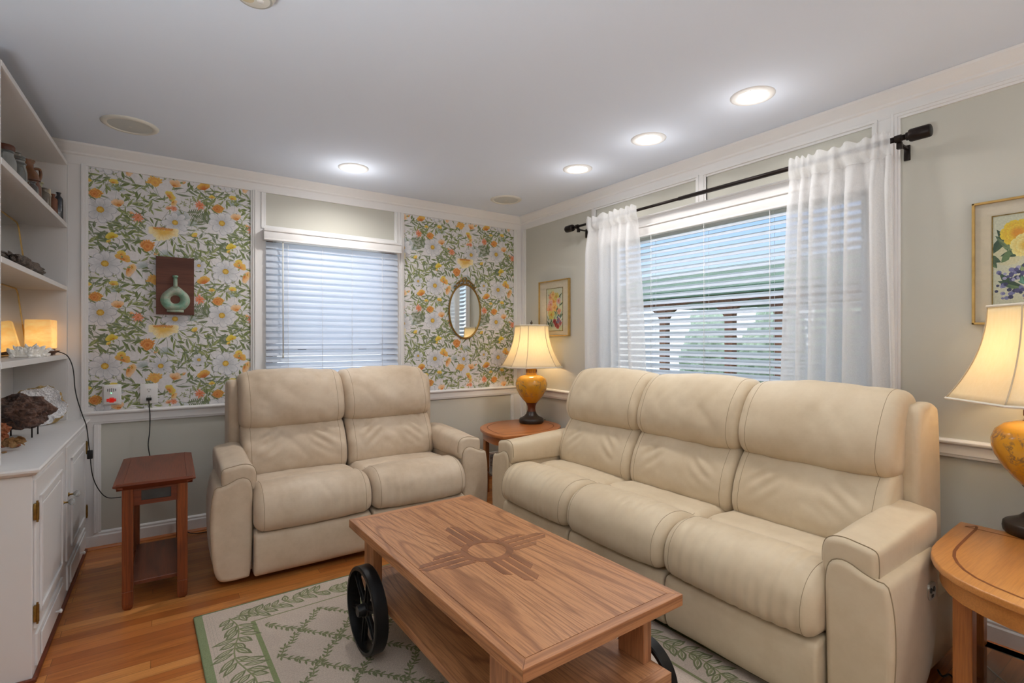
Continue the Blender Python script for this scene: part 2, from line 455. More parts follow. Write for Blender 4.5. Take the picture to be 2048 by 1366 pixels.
frame_back(b, -1.194, -.088, .838, 2.318, sides='LR')
frame_back(b, -2.247, -1.281, 2.086, 2.318, w=.02, sides='LRB')
frame_back(b, -3.156, -.125, .1, .757, w=.034, sides='LR')
b.box(-2.25, -1.25, -.013, 0, 2.02, 2.075)
trim(b)
b = MB()
b.box(-.014, 0, -.056, 0, .106, 2.318); frame_right(b, -1.0, -.082, .106, 2.318, w=.026, sides='L')
for y0, y1 in ((-1.034, -.99), (-2.03, -1.955), (-3.026, -2.945)): b.box(-.014, 0, y0, y1, .838 if y0 != -2.03 else 2.1, 2.318)
frame_right(b, -2.945, -2.03, 2.13, 2.304, w=.012, sides='LRT'); frame_right(b, -1.955, -1.034, 2.13, 2.304, w=.012, sides='LRT')
frame_right(b, RY0, -3.06, .838, 2.304, w=.034, sides='LT')
trim(b)

# ------------------------------------------------------------------ windows with their sashes and blinds
def M_slat():
    m = NT('white_blind_slat'); m.base(lin((236, 238, 243))); m.set(Roughness=.35)
    tr = m.n('ShaderNodeBsdfTranslucent'); tr.inputs[0].default_value = lin((240, 246, 255))
    mx = m.n('ShaderNodeMixShader'); mx.inputs[0].default_value = .6
    m.l(m.b.outputs[0], mx.inputs[1]); m.l(tr.outputs[0], mx.inputs[2]); m.l(mx.outputs[0], m.out.inputs[0])
    return m.m
M['slat'] = M_slat()
M['sash'] = wood('brown_window_stop', (128, 78, 52), (112, 66, 42), (70, 38, 22), 'z', rough=.5)
def pane_mat():
    m = NT('window_pane_glass')
    g = m.n('ShaderNodeBsdfGlossy'); g.inputs['Roughness'].default_value = .02
    t = m.n('ShaderNodeBsdfTransparent'); t.inputs[0].default_value = (.95, .97, .97, 1)
    fr = m.n('ShaderNodeFresnel'); fr.inputs[0].default_value = 1.45
    mx = m.n('ShaderNodeMixShader'); ge = m.n('ShaderNodeNewGeometry'); m.l(m.math('MULTIPLY', fr.outputs[0], m.math('SUBTRACT', 1., ge.outputs['Backfacing'])), mx.inputs[0]); m.l(t.outputs[0], mx.inputs[1]); m.l(g.outputs[0], mx.inputs[2])
    m.l(mx.outputs[0], m.out.inputs[0]); return m.m
M['pane'] = pane_mat()

# window_1: double-hung in the back wall
w1 = thing('window_1', None, None, ((W1X0 + W1X1) / 2, .1, W1Z0)); w1['kind'] = 'structure'
def wl(o, root): # keep world placement while parenting under a root empty
    o.parent = root; o.matrix_parent_inverse = Matrix.Translation(root.location).inverted(); return o
b = MB()
b.box(W1X0, W1X1, .0, .15, W1Z1 - .012, W1Z1); b.box(W1X0, W1X1, 0, .15, W1Z0, W1Z0 + .012)
wl(b.build('window_jamb', M['trim'], bev=.002), w1)
b = MB(); b.box(W1X0, W1X0 + .045, .02, .14, W1Z0, W1Z1); b.box(W1X1 - .045, W1X1, .02, .14, W1Z0, W1Z1)
wl(b.build('window_side_jamb', M['sash']), w1)
b = MB()
for z0, z1, y in ((W1Z0 + .01, 1.2, .08), (1.16, W1Z1 - .01, .115)):
    b.box(W1X0 + .04, W1X0 + .085, y, y + .03, z0, z1); b.box(W1X1 - .085, W1X1 - .04, y, y + .03, z0, z1)
    b.box(W1X0 + .04, W1X1 - .04, y, y + .03, z0, z0 + .05); b.box(W1X0 + .04, W1X1 - .04, y, y + .03, z1 - .04, z1)
wl(b.build('sash', M['trim'], bev=.003), w1)
b = MB()
for x in (-1.98, -1.52): b.box(x - .03, x + .03, .055, .08, 1.195, 1.215, .004)
wl(b.build('sash_lock', M['blackmetal']), w1)
b = MB(); b.box(W1X0 + .05, W1X1 - .05, .094, .098, W1Z0 + .02, 1.19); b.box(W1X0 + .05, W1X1 - .05, .129, .133, 1.19, W1Z1 - .02)
wl(b.build('window_pane', M['pane']), w1)

def slat_rows(bm, a0, a1, z0, z1, pitch, w, tilt, across, ax, crown=.0035, tilts=None):
    n = int((z1 - z0) / pitch)
    for i in range(n + 1):
        z = z1 - i * pitch; t = tilt if tilts is None else tilts(i, n)
        ct, st = math.cos(t), math.sin(t); rows = []
        for a in (a0, a1):
            r = []
            for k in range(7):
                s_ = (k / 6 - .5) * w; cc = crown * (1 - (2 * k / 6 - 1) ** 2)
                d = across + s_ * ct - cc * st; zz = z + s_ * st + cc * ct
                r.append((a, d, zz) if ax == 'x' else (d, a, zz))
            for k in range(6, -1, -1):
                s_ = (k / 6 - .5) * w; cc = crown * (1 - (2 * k / 6 - 1) ** 2) - .0026
                d = across + s_ * ct - cc * st; zz = z + s_ * st + cc * ct
                r.append((a, d, zz) if ax == 'x' else (d, a, zz))
            rows.append(r)
        bm.grid(rows, close=True)
        V = bm.V
        for v in V: bm.bm.faces.new(v)

bl = thing('window_blind', 'white slatted blind, slats tilted nearly shut, in the window of the papered wall', 'window blind', ((W1X0 + W1X1) / 2, -.03, W1Z0))
b = MB(); b.box(-2.262, -1.244, -.075, -.006, 1.975, 2.052, .004); b.box(-2.262, -1.244, -.082, -.07, 2.035, 2.055, .004); b.box(-2.262, -1.244, -.08, -.07, 1.972, 1.984, .003)
wl(b.build('valance', M['trim'], angle=40), bl)
b = MB()
slat_rows(b, -2.243, -1.262, .88, 1.945, .0452, .05, 0, -.03, 'x', tilts=lambda i, n: math.radians(66 if i < 16 else 52))
wl(b.build('slats', M['slat'], angle=50), bl)
b = MB()
for x in (-2.10, -1.86, -1.64, -1.40):
    for d in (-.052, -.008): b.tube([(x, d, .87), (x, d, 1.97)], .0012, 5)
wl(b.build('ladder_cord', M['plastic'], smooth=True), bl)
b = MB(); b.tube([(-2.135, -.062, 1.16), (-2.137, -.064, 1.97)], .0042, 8); b.lathe([(0, 0), (.006, .002), (.006, .03), (.004, .035), (0, .036)], (-2.135, -.062, 1.14), 10)
wl(b.build('tilt_wand', M['plastic2'], smooth=True), bl)
b = MB(); b.box(-2.243, -1.262, -.055, -.008, .845, .863, .005); wl(b.build('bottom_rail', M['plastic'], angle=40), bl)

# window_2: picture window in the right wall
w2 = thing('window_2', None, None, (.1, (W2Y0 + W2Y1) / 2, W2Z0)); w2['kind'] = 'structure'
b = MB()
b.box(0, .15, W2Y0, W2Y1, W2Z1 - .015, W2Z1); b.box(-.02, .15, W2Y0 - .02, W2Y1 + .02, W2Z0, W2Z0 + .02)
b.box(0, .15, W2Y0, W2Y0 + .015, W2Z0, W2Z1); b.box(0, .15, W2Y1 - .015, W2Y1, W2Z0, W2Z1)
wl(b.build('window_jamb', M['trim'], bev=.002), w2)
b = MB()
y = .085
b.box(y, y + .045, W2Y0 + .01, W2Y0 + .07, W2Z0 + .02, W2Z1); b.box(y, y + .045, W2Y1 - .07, W2Y1 - .01, W2Z0 + .02, W2Z1)
b.box(y, y + .045, W2Y0 + .01, W2Y1 - .01, W2Z0 + .02, W2Z0 + .08); b.box(y, y + .045, W2Y0 + .01, W2Y1 - .01, W2Z1 - .07, W2Z1 - .01)
wl(b.build('sash', M['trim'], bev=.003), w2)
b = MB(); b.box(.105, .11, W2Y0 + .05, W2Y1 - .05, W2Z0 + .06, W2Z1 - .05); wl(b.build('window_pane', M['pane']), w2)
b = MB(); b.box(-.03, 0, -2.96, -1.02, 2.082, 2.142, .003); b.box(-.036, 0, -2.965, -1.015, 2.136, 2.15, .003)
b.box(-.018, 0, -1.07, -1.034, .838, 2.09); b.box(-.018, 0, -2.95, -2.93, .838, 2.09)
wl(b.build('window_header', M['trim'], angle=40), w2)
bl2 = thing('window_blind', 'wide white slatted blind with open level slats, behind the white curtains', 'window blind', (-.04, (W2Y0 + W2Y1) / 2, W2Z0))
b = MB(); b.box(-.048, -.002, -2.95, -1.05, 2.0, 2.078, .004)
b.tube([(-.05, -2.95, 2.072), (-.05, -1.05, 2.072)], .007, 10); b.box(-.052, -.044, -2.95, -1.05, 2.0, 2.012, .003)
wl(b.build('valance', M['trim'], angle=40), bl2)
b = MB(); slat_rows(b, -2.925, -1.075, .90, 1.968, .0437, .05, 0, -.022, 'y', tilts=lambda i, n: math.radians(36))
wl(b.build('slats', M['slat'], angle=50), bl2)
b = MB()
for yy in (-1.20, -1.62, -2.04, -2.46, -2.80):
    for d in (-.048, .003): b.tube([(d, yy, .88), (d, yy, 2.0)], .0013, 5)
    b.tube([(-.022, yy + .01, .88), (-.022, yy + .01, 2.0)], .001, 5)
wl(b.build('ladder_cord', M['plastic'], smooth=True), bl2)
b = MB(); b.box(-.047, .0, -2.925, -1.075, .865, .885, .005); wl(b.build('bottom_rail', M['plastic'], angle=40), bl2)

# ------------------------------------------------------------------ ceiling fixtures
M['lens'] = simple('lit_lens', (255, 255, 255), .4, emit=(255, 250, 242), estr=14.)
def downlight(x, y, label, power=1.0, group=None):
    t = thing('recessed_downlight', label, 'ceiling light', (x, y, H), 0, group)
    b = MB(); b.lathe([(.066, -.002), (.07, -.006), (.085, -.008), (.099, -.003), (.1, 0.)], n=48, caps=False); b.build('trim_ring', M['plastic'], t, smooth=True)
    b = MB(); b.lathe([(0, -.0035), (.067, -.0035)], n=40, caps=False); b.build('lens', M['lens'], t)
    L = bpy.data.lights.new('downlight_lamp', 'AREA'); L.shape = 'DISK'; L.size = .125; L.energy = 3.3 * power; L.color = (1, .98, .96)
    L.spread = math.radians(150)
    lo = bpy.data.objects.new('downlight_lamp', L); col.objects.link(lo); lo.parent = t; lo.location = (0, 0, -.012)
    L = bpy.data.lights.new('halo_fill_light', 'POINT'); L.energy = .75 * power; L.color = (1, .98, .96); L.shadow_soft_size = .06  # added point light below the lens, brightens the ceiling around it
    lo = bpy.data.objects.new('halo_fill_light', L); col.objects.link(lo); lo.parent = t; lo.location = (0, 0, -.16)
    return t
downlight(-.517, -2.632, 'lit round recessed ceiling light nearest the camera, above the long sofa')
downlight(-.516, -1.997, 'lit round recessed ceiling light in the middle of the row over the long sofa')
downlight(-.507, -1.373, 'lit round recessed ceiling light in the sofa row, the one nearest the room corner')
downlight(-1.776, -.523, 'lit round recessed ceiling light above the loveseat, alone near the papered wall', 1.9)
def speaker(x, y, label):
    t = thing('ceiling_speaker', label, 'speaker', (x, y, H))
    b = MB(); b.lathe([(.1, -.006), (.104, -.01), (.118, -.01), (.13, -.003), (.13, 0)], n=56, caps=False); b.build('trim_ring', M['plastic2'], t, smooth=True)
    g = simple('speaker_mesh', (205, 206, 202), .7, bump=(900, .5, .002))
    b = MB(); b.lathe([(0, -.010), (.04, -.010), (.102, -.006)], n=56, caps=False); gr = b.build('grille', g, t, smooth=True)
    b = MB(); b.lathe([(0, -.0125), (.008, -.0115)], n=12, caps=False); b.build('badge', M['plastic2'], gr)
    return t
speaker(-2.993, -.525, 'round off-white speaker flush in the ceiling near the white bookcase')
speaker(-.489, -.468, 'round off-white speaker flush in the ceiling at the room corner')
t = thing('smoke_detector', 'round white smoke detector on the ceiling, cut by the top of the picture', 'smoke detector', (-2.6, -2.03 - .085, H))
b = MB(); b.lathe([(0, -.042), (.045, -.042), (.058, -.036), (.066, -.02), (.068, 0)], n=40); b.build('housing', M['plastic2'], t, smooth=True)
b = MB(); b.lathe([(.047, -.0412), (.051, -.0425), (.0535, -.0398)], n=40, caps=False); b.build('vent_band', simple('grey_vent_band', (176, 174, 168), .7), t, smooth=True)
b = MB(); b.lathe([(0, -.0445), (.01, -.044), (.012, -.0415)], (.018, .0, 0), 14); b.build('test_button', M['plastic'], t, smooth=True)
b = MB(); b.lathe([(0, -.0425), (.02, -.0425)], (-.02, .01, 0), 18, caps=False); b.build('indicator_label', simple('label_beige', (205, 190, 160), .6), t)

# ================================================================== WALLPAPER
def wallpaper_tile():
    A = Art(); R = random.Random(11); PW, PH = .648, .629
    G1, G2, G3, G4 = lc((128, 140, 84)), lc((172, 178, 124)), lc((104, 118, 82)), lc((146, 154, 128))
    GY, GB = lc((198, 206, 200)), lc((170, 182, 176))
    OR, OD, PE, YE, YO = lc((232, 166, 92)), lc((210, 122, 58)), lc((246, 212, 172)), lc((236, 214, 98)), lc((238, 192, 96))
    def yv(v): return -v      # v measured downwards
    def sprig(x, y, a, L, n, lw=.011, ll=.042, g=None, bend=.3, side=0):
        y = yv(y); pts = []; g = g or R.choice([(G1, G2), (G3, G1), (G2, G1), (G1, G4), (G3, G4)])
        for i in range(9):
            t = i / 8; aa = a + bend * t; pts.append((x, y)); x += math.cos(aa) * L / 8; y += math.sin(aa) * L / 8
        A.stroke(pts, .0022, G3, .001)
        for i in range(n):
            t = .12 + .85 * i / max(1, n - 1); k = min(7, int(t * 8)); px, py = pts[k]
            s_ = 1 if i % 2 else -1
            if side: s_ = side
            aa = a + bend * t + s_ * R.uniform(.45, .8); l = ll * (1.1 - .45 * t) * R.uniform(.85, 1.15)
            A.leaf(px, py, aa, l, lw * R.uniform(.85, 1.2), g[0], g[1], R.uniform(-.25, .25))
        A.leaf(pts[-1][0], pts[-1][1], a + bend, ll * .8, lw, g[0], g[1])
    def fern(x, y, a, L):
        y = yv(y); pts = []
        for i in range(12): pts.append((x + math.cos(a) * L * i / 11, y + math.sin(a) * L * i / 11))
        A.stroke(pts, .0015, G3)
        for i in range(1, 12):
            for s_ in (-1, 1): A.leaf(pts[i][0], pts[i][1], a + s_ * 1.15, .036 * (1 - abs(i - 4) / 11), .006, G4, G3)
    def daisy(x, y, r, n=8, w=.55):
        y = yv(y); a0 = R.uniform(0, 1)
        for k in range(n):
            a = a0 + 2 * PI * k / n + R.uniform(-.1, .1); l = r * R.uniform(.88, 1.1)
            A.petal(x, y, a, l * 1.03, r * w * 1.12, lc((176, 178, 184)), lc((196, 196, 202)), .05)
            A.petal(x, y, a, l * .98, r * w * .95, lc((206, 206, 208)), lc((233, 231, 232)), .05)
            A.stroke([(x, y), (x + math.cos(a) * l * .6, y + math.sin(a) * l * .6)], .0014, lc((186, 186, 192)))
        A.disc(x, y, r * .24, lc((206, 168, 70)), 10, c2=lc((236, 198, 92)))
        for k in range(9):
            a = 2 * PI * k / 9; A.disc(x + math.cos(a) * r * .2, y + math.sin(a) * r * .2, r * .05, lc((206, 150, 50)), 5)
    def ghost(x, y, r):
        y = yv(y)
        for k in range(7):
            a = PI * .1 + k * .42; A.petal(x, y, a, r, r * .5, GB, lc((214, 216, 218)))
        A.stroke([(x, y), (x - .01, y - .07)], .0016, GB)
    def mum(x, y, r, c=OR, d=OD, n=18, squash=.75, ang=0):
        y = yv(y)
        for ring, (rr, cc, dd) in enumerate(((1., c, PE), (.75, d, c), (.5, c, d))):
            m = n - ring * 4
            for k in range(m):
                a = 2 * PI * k / m + ring * .3; l = r * rr * R.uniform(.85, 1.1) * (1 if math.sin(a) > 0 else squash)
                A.petal(x, y, a + ang, l, r * .3, dd if ring else d, cc)
        A.disc(x, y, r * .18, d, 8)
    def poppy(x, y, r, a0=PI / 2, c=PE, e=OR, n=5, spread=2.2):
        y = yv(y)
        for k in range(n):
            a = a0 + spread * ((k + .5) / n - .5) * 1.0
            A.petal(x, y, a, r * R.uniform(.9, 1.1), r * .62, e, c, .08)
            A.stroke([(x, y), (x + math.cos(a) * r * .7, y + math.sin(a) * r * .7)], .0016, e)
        for k in range(6):
            a = a0 + R.uniform(-1, 1); A.disc(x + math.cos(a) * r * .25, y + math.sin(a) * r * .25, r * .09, OD, 6)
        A.leaf(x, y, a0 + PI, .02, .012, G1, G2)
    def spider(x, y, r, c=lc((232, 132, 92)), d=lc((244, 184, 150))):
        y = yv(y)
        for k in range(13): A.leaf(x, y, 2 * PI * k / 13 + R.uniform(-.1, .1), r * R.uniform(.8, 1.1), r * .26, d, c)
        A.disc(x, y, r * .15, OD, 7)
    def curl(x, y, r=.012):
        y = yv(y); A.stroke([(x + r * (1 - t / 14) * math.cos(t), y + r * (1 - t / 14) * math.sin(t)) for t in np.linspace(0, 11, 26)], .0015, G3)
    # --- background foliage -------------------------------------------------
    for x, y, r in ((.135, .13, .045), (.47, .26, .055), (.39, .52, .05), (.27, .6, .04), (.53, .3, .04)): ghost(x, y, r)
    S = [  # x, y(down), angle, length, leaves
        (.075, .33, .1, .11, 6), (.09, .35, -.5, .12, 7), (.1, .33, .45, .1, 6), (.13, .30, -.9, .1, 5), (.04, .34, -2.6, .06, 4),
        (.0, .36, -.55, .14, 6), (.0, .41, -.75, .13, 6), (.62, .38, -.7, .12, 5), (.1, .47, 2.0, .12, 5), (.06, .52, 2.4, .08, 4),
        (.14, .24, .35, .16, 8), (.16, .27, .12, .14, 5), (.2, .2, .5, .12, 7), (.24, .33, 2.4, .08, 5), (.2, .38, .9, .06, 4),
        (.27, .37, PI + .05, .15, 8), (.28, .355, PI - .35, .12, 7), (.29, .385, PI + .5, .12, 6), (.33, .35, 2.0, .1, 5), (.3, .24, 1.9, .1, 6),
        (.36, .4, -1.9, .12, 5), (.39, .41, -1.4, .12, 5), (.42, .40, -.9, .16, 8), (.45, .38, -.55, .18, 9), (.46, .365, -.1, .14, 7),
        (.44, .42, -1.15, .14, 6), (.5, .42, -.9, .12, 6), (.55, .44, -1.3, .1, 5), (.48, .33, .6, .08, 5), (.34, .47, -.7, .12, 6),
        (.26, .45, 2.6, .13, 7), (.23, .5, 2.9, .08, 4), (.2, .56, .1, .1, 5), (.22, .6, -.2, .13, 7), (.26, .62, .5, .1, 6),
        (.3, .55, -.3, .09, 5), (.1, .62, -1.7, .1, 5), (.12, .63, -1.1, .09, 5), (.05, .61, 1.1, .07, 4), (.04, .62, 2.4, .08, 5),
        (.02, .57, -2.6, .07, 4), (.37, .58, 2.2, .1, 6), (.43, .6, .3, .09, 6), (.42, .08, 1.2, .09, 5), (.44, .1, .3, .1, 5),
        (.38, .16, 2.4, .09, 5), (.35, .13, -2.4, .1, 6), (.3, .09, 2.9, .1, 6), (.27, .08, -2.3, .09, 5), (.22, .06, 3.0, .1, 5),
        (.46, .2, -.4, .1, 6), (.42, .24, -1.9, .08, 5), (.5, .06, .1, .1, 6), (.53, .1, -.3, .12, 7), (.6, .1, .25, .1, 6),
        (.58, .07, -1.2, .1, 5), (.6, .18, -1.0, .12, 6), (.63, .16, -.3, .08, 5), (.56, .39, -.6, .11, 6), (.58, .45, -.8, .12, 6),
        (.55, .5, .2, .1, 5), (.57, .53, 2.7, .1, 5), (.52, .55, -1.8, .09, 5), (.6, .56, -.6, .09, 6), (.63, .48, .7, .09, 5),
        (.49, .5, -1.2, .09, 5), (.47, .57, -2.7, .09, 5), (.16, .43, -.3, .09, 4), (.15, .1, 1.2, .09, 5), (.1, .06, -1.8, .11, 5),
        (.06, .05, -2.3, .08, 4), (.03, .1, 1.9, .08, 4), (.08, .1, -.4, .09, 5), (.18, .12, .2, .08, 5), (.62, .26, 1.5, .08, 5), (.62, .3, -2.2, .09, 5)]
    for x, y, a, L, n in S: sprig(x, y, a, L * 1.15, max(3, int(n * .72)), lw=R.uniform(.010, .0175), ll=R.uniform(.046, .082), bend=R.uniform(-.6, .6))
    for k in range(46): x_, y_ = R.uniform(0, PW), R.uniform(0, PH); sprig(x_, y_, R.uniform(0, 6.28), .05, 3, lw=.006, ll=.024, g=(G4, G2), bend=R.uniform(-1, 1))
    fern(.5, .215, .05, .12); fern(.52, .24, -.25, .1); fern(.6, .2, -1.2, .07); fern(.06, .45, 1.2, .06)
    for x, y in ((.075, .085), (.052, .32), (.6, .345), (.62, .595), (.44, .075)): curl(x, y)
    # stems to the flowers
    for p in (((.06, .26), (.12, .25), (.2, .256)), ((.376, .36), (.3, .32), (.242, .284)), ((.376, .36), (.36, .3), (.406, .215)), ((.116, .415), (.15, .45), (.08, .58)),
              ((.291, .47), (.33, .52), (.4, .6)), ((.554, .36), (.5, .36), (.45, .37)), ((.33, .07), (.36, .14), (.406, .122)), ((.6, .04), (.62, .1), (.66, .12))):
        q_ = catmull([(a, -b_) for a, b_ in p], 12, closed=False); A.stroke([tuple(v) for v in q_], .002, G3, .0012)
    # --- blossoms -----------------------------------------------------------
    daisy(.056, .26, .08); daisy(.078, .588, .08, 9); daisy(.437, .29, .07, 8, .5); daisy(.36, .595, .065, 7, .5); daisy(.57, .56, .045, 8, .5)
    # large cream-yellow cosmos seen half from the side
    for k, a in enumerate((-2.95, -2.5, -2.05, -1.6, -1.15, -.7, -.25, .1, 3.05)):
        A.petal(.376, yv(.352), a, R.uniform(.055, .078) if abs(a) < 2.6 and abs(a) > .5 else .085, .034, YO, lc((250, 236, 190)), .10)
        A.stroke([(.376, yv(.352)), (.376 + .06 * math.cos(a), yv(.352) + .06 * math.sin(a))], .0016, YO)
    for k in range(14): A.leaf(.376 + (k - 7) * .006, yv(.35), PI / 2 + (7 - k) * .12, .024, .008, YO, OD)
    mum(.291, .462, .045, OR, OD); mum(.036, .17, .04, YO, OD, squash=.6); mum(.33, .052, .046, YO, OR, squash=.5); mum(.675, .17, .03, OR, OD, 14)
    poppy(.603, .05, .05, 1.9, YO, OD, 5, 2.0); poppy(.146, .23, .05, 1.8, PE, OR, 4, 1.5); poppy(.432, .06, .05, 1.3, PE, OR, 4, 1.6)
    poppy(.161, .56, .045, 1.2, YO, OR, 5, 2.8); poppy(.16, .53, .03, 1.6, YE, YO, 4, 2.); poppy(.184, .615, .045, -.3, PE, OR, 5, 2.4); poppy(.205, .6, .03, .1, PE, YO, 4, 2)
    poppy(.4, .13, .04, .6, YE, OR, 5, 2.8); poppy(.42, .155, .032, -.6, PE, YO, 4, 2.); poppy(.406, .21, .026, 1.9, PE, lc((232, 142, 100)), 4, 2.)
    spider(.242, .284, .034); spider(.575, .158, .036); spider(.43, .2, .022)
    poppy(.116, .428, .036, 1.9, YE, lc((222, 190, 50)), 6, 2.6); poppy(.1, .455, .018, 2.2, YE, YO, 4, 2); poppy(.554, .37, .028, 2.2, YE, YO, 4, 1.6)
    poppy(.645, .1, .022, 1.6, YE, YO, 5, 2.4); poppy(.118, .09, .03, 1.4, YE, YO, 5, 2.2)
    for x, y, a in ((.2, .256, -.1), (.48, .03, .5), (.36, .49, -2.4)):
        A.leaf(x - .012, yv(y), a, .034, .018, PE, OR); A.leaf(x - .016, yv(y), a, .02, .014, G1, G2)
    return A, (PW, PH)
TA, TP = wallpaper_tile()
WP = bpy.data.objects['wall_back']
for (x0, x1, z0, z1, ox) in ((-3.216, -2.337, .838, 2.326, -3.216), (-1.194, -.088, .838, 2.322, -1.194 - .648 + .264 - .06)):
    o = art_mesh('wallpaper_panel', TA, lambda u, v, h: (u, -.0006 - h * .3, v), (x0, x1, z0, z1), lin((232, 228, 228)), M['wallpaper'], tile=TP, origin=(ox, 2.326))
    o['kind'] = 'structure'; o.parent = WP
    o['label'] = 'white wallpaper panel printed with daisies, orange blossoms and green leaves'

# ================================================================== UPHOLSTERED SEATING
def sweep(prof, x0, x1, r, n=96, nx=44, ax='x', disp=None, crown=0., endpow=1.):
    """closed profile carried along an axis with softly rounded ends; returns rows of points"""
    P = catmull(prof, n)
    c = P.mean(axis=0)
    T = np.roll(P, -1, axis=0) - np.roll(P, 1, axis=0)
    T /= np.linalg.norm(T, axis=1)[:, None] + 1e-9
    N = np.stack([T[:, 1], -T[:, 0]], axis=1)
    if ((P - c) * N).sum() < 0: N = -N
    # smooth normals so the inset does not fold
    for _ in range(4): N = (np.roll(N, 1, 0) + N * 2 + np.roll(N, -1, 0)); N /= np.linalg.norm(N, axis=1)[:, None]
    secs = []
    for t in np.linspace(0, PI / 2, 8): secs.append((x0 + r * (1 - math.cos(t)) if False else x0 + r * (1 - math.cos(t)), r * (1 - math.sin(t))))
    mid = np.linspace(x0 + r, x1 - r, nx + 2)[1:-1]
    rows = []
    S = [(x0 + r * (1 - math.cos(t)), r * (1 - math.sin(t))) for t in np.linspace(0, PI / 2, 8)]
    S += [(x, 0.) for x in mid] + [(x1 - (x - x0), i) for x, i in reversed(S)]
    L = x1 - x0
    for x, ins in S:
        u = 2 * (x - x0) / L - 1
        q = P - N * ins + N * (crown * (1 - u * u))
        if disp is not None:
            f = 1 - min(1, ins / r) if r > 0 else 1
            d = np.array([disp(x, q[k][0], q[k][1], k / n, u) for k in range(n)]) * f
            q = q + N * d[:, None]
        if ax == 'x': rows.append([(x, a, b) for a, b in q])
        else: rows.append([(a, x, b) for a, b in q])
    return rows, [s_[0] for s_ in S]

def cushion(name, prof, x0, x1, r, parent, ax='x', disp=None, crown=0., seams=(), n=96, nx=44, mat=None, seam_range=None, seam_r=.0010):
    rows, xs = sweep(prof, x0, x1, r, n, nx, ax, disp, crown)
    b = MB(); b.grid(rows, close=True)
    for V, rw in ((b.V[0], rows[0]), (b.V[-1], rows[-1])):
        c = Vector((0, 0, 0))
        for p in rw: c += Vector(p)
        c /= len(rw); cv = b.bm.verts.new(c)
        for i in range(len(V)): b.bm.faces.new((V[i], V[(i + 1) % len(V)], cv))
    o = b.build(name, mat or M[LTH[0]], parent, smooth=True)
    if seams:
        for s_ in seams:
            k = min(range(len(xs)), key=lambda i: abs(xs[i] - s_))
            pts = rows[k]
            if seam_range: pts = [pts[i % n] for i in range(int(seam_range[0] * n), int(seam_range[1] * n))]
            b = MB(); b.tube(pts, seam_r, 5, closed=not seam_range)
            b.build('seam', M['seam'], o, smooth=True)
    return o

def fb(x, y, z, s=1.): return mnoise.noise(Vector((x * s, y * s, z * s)))

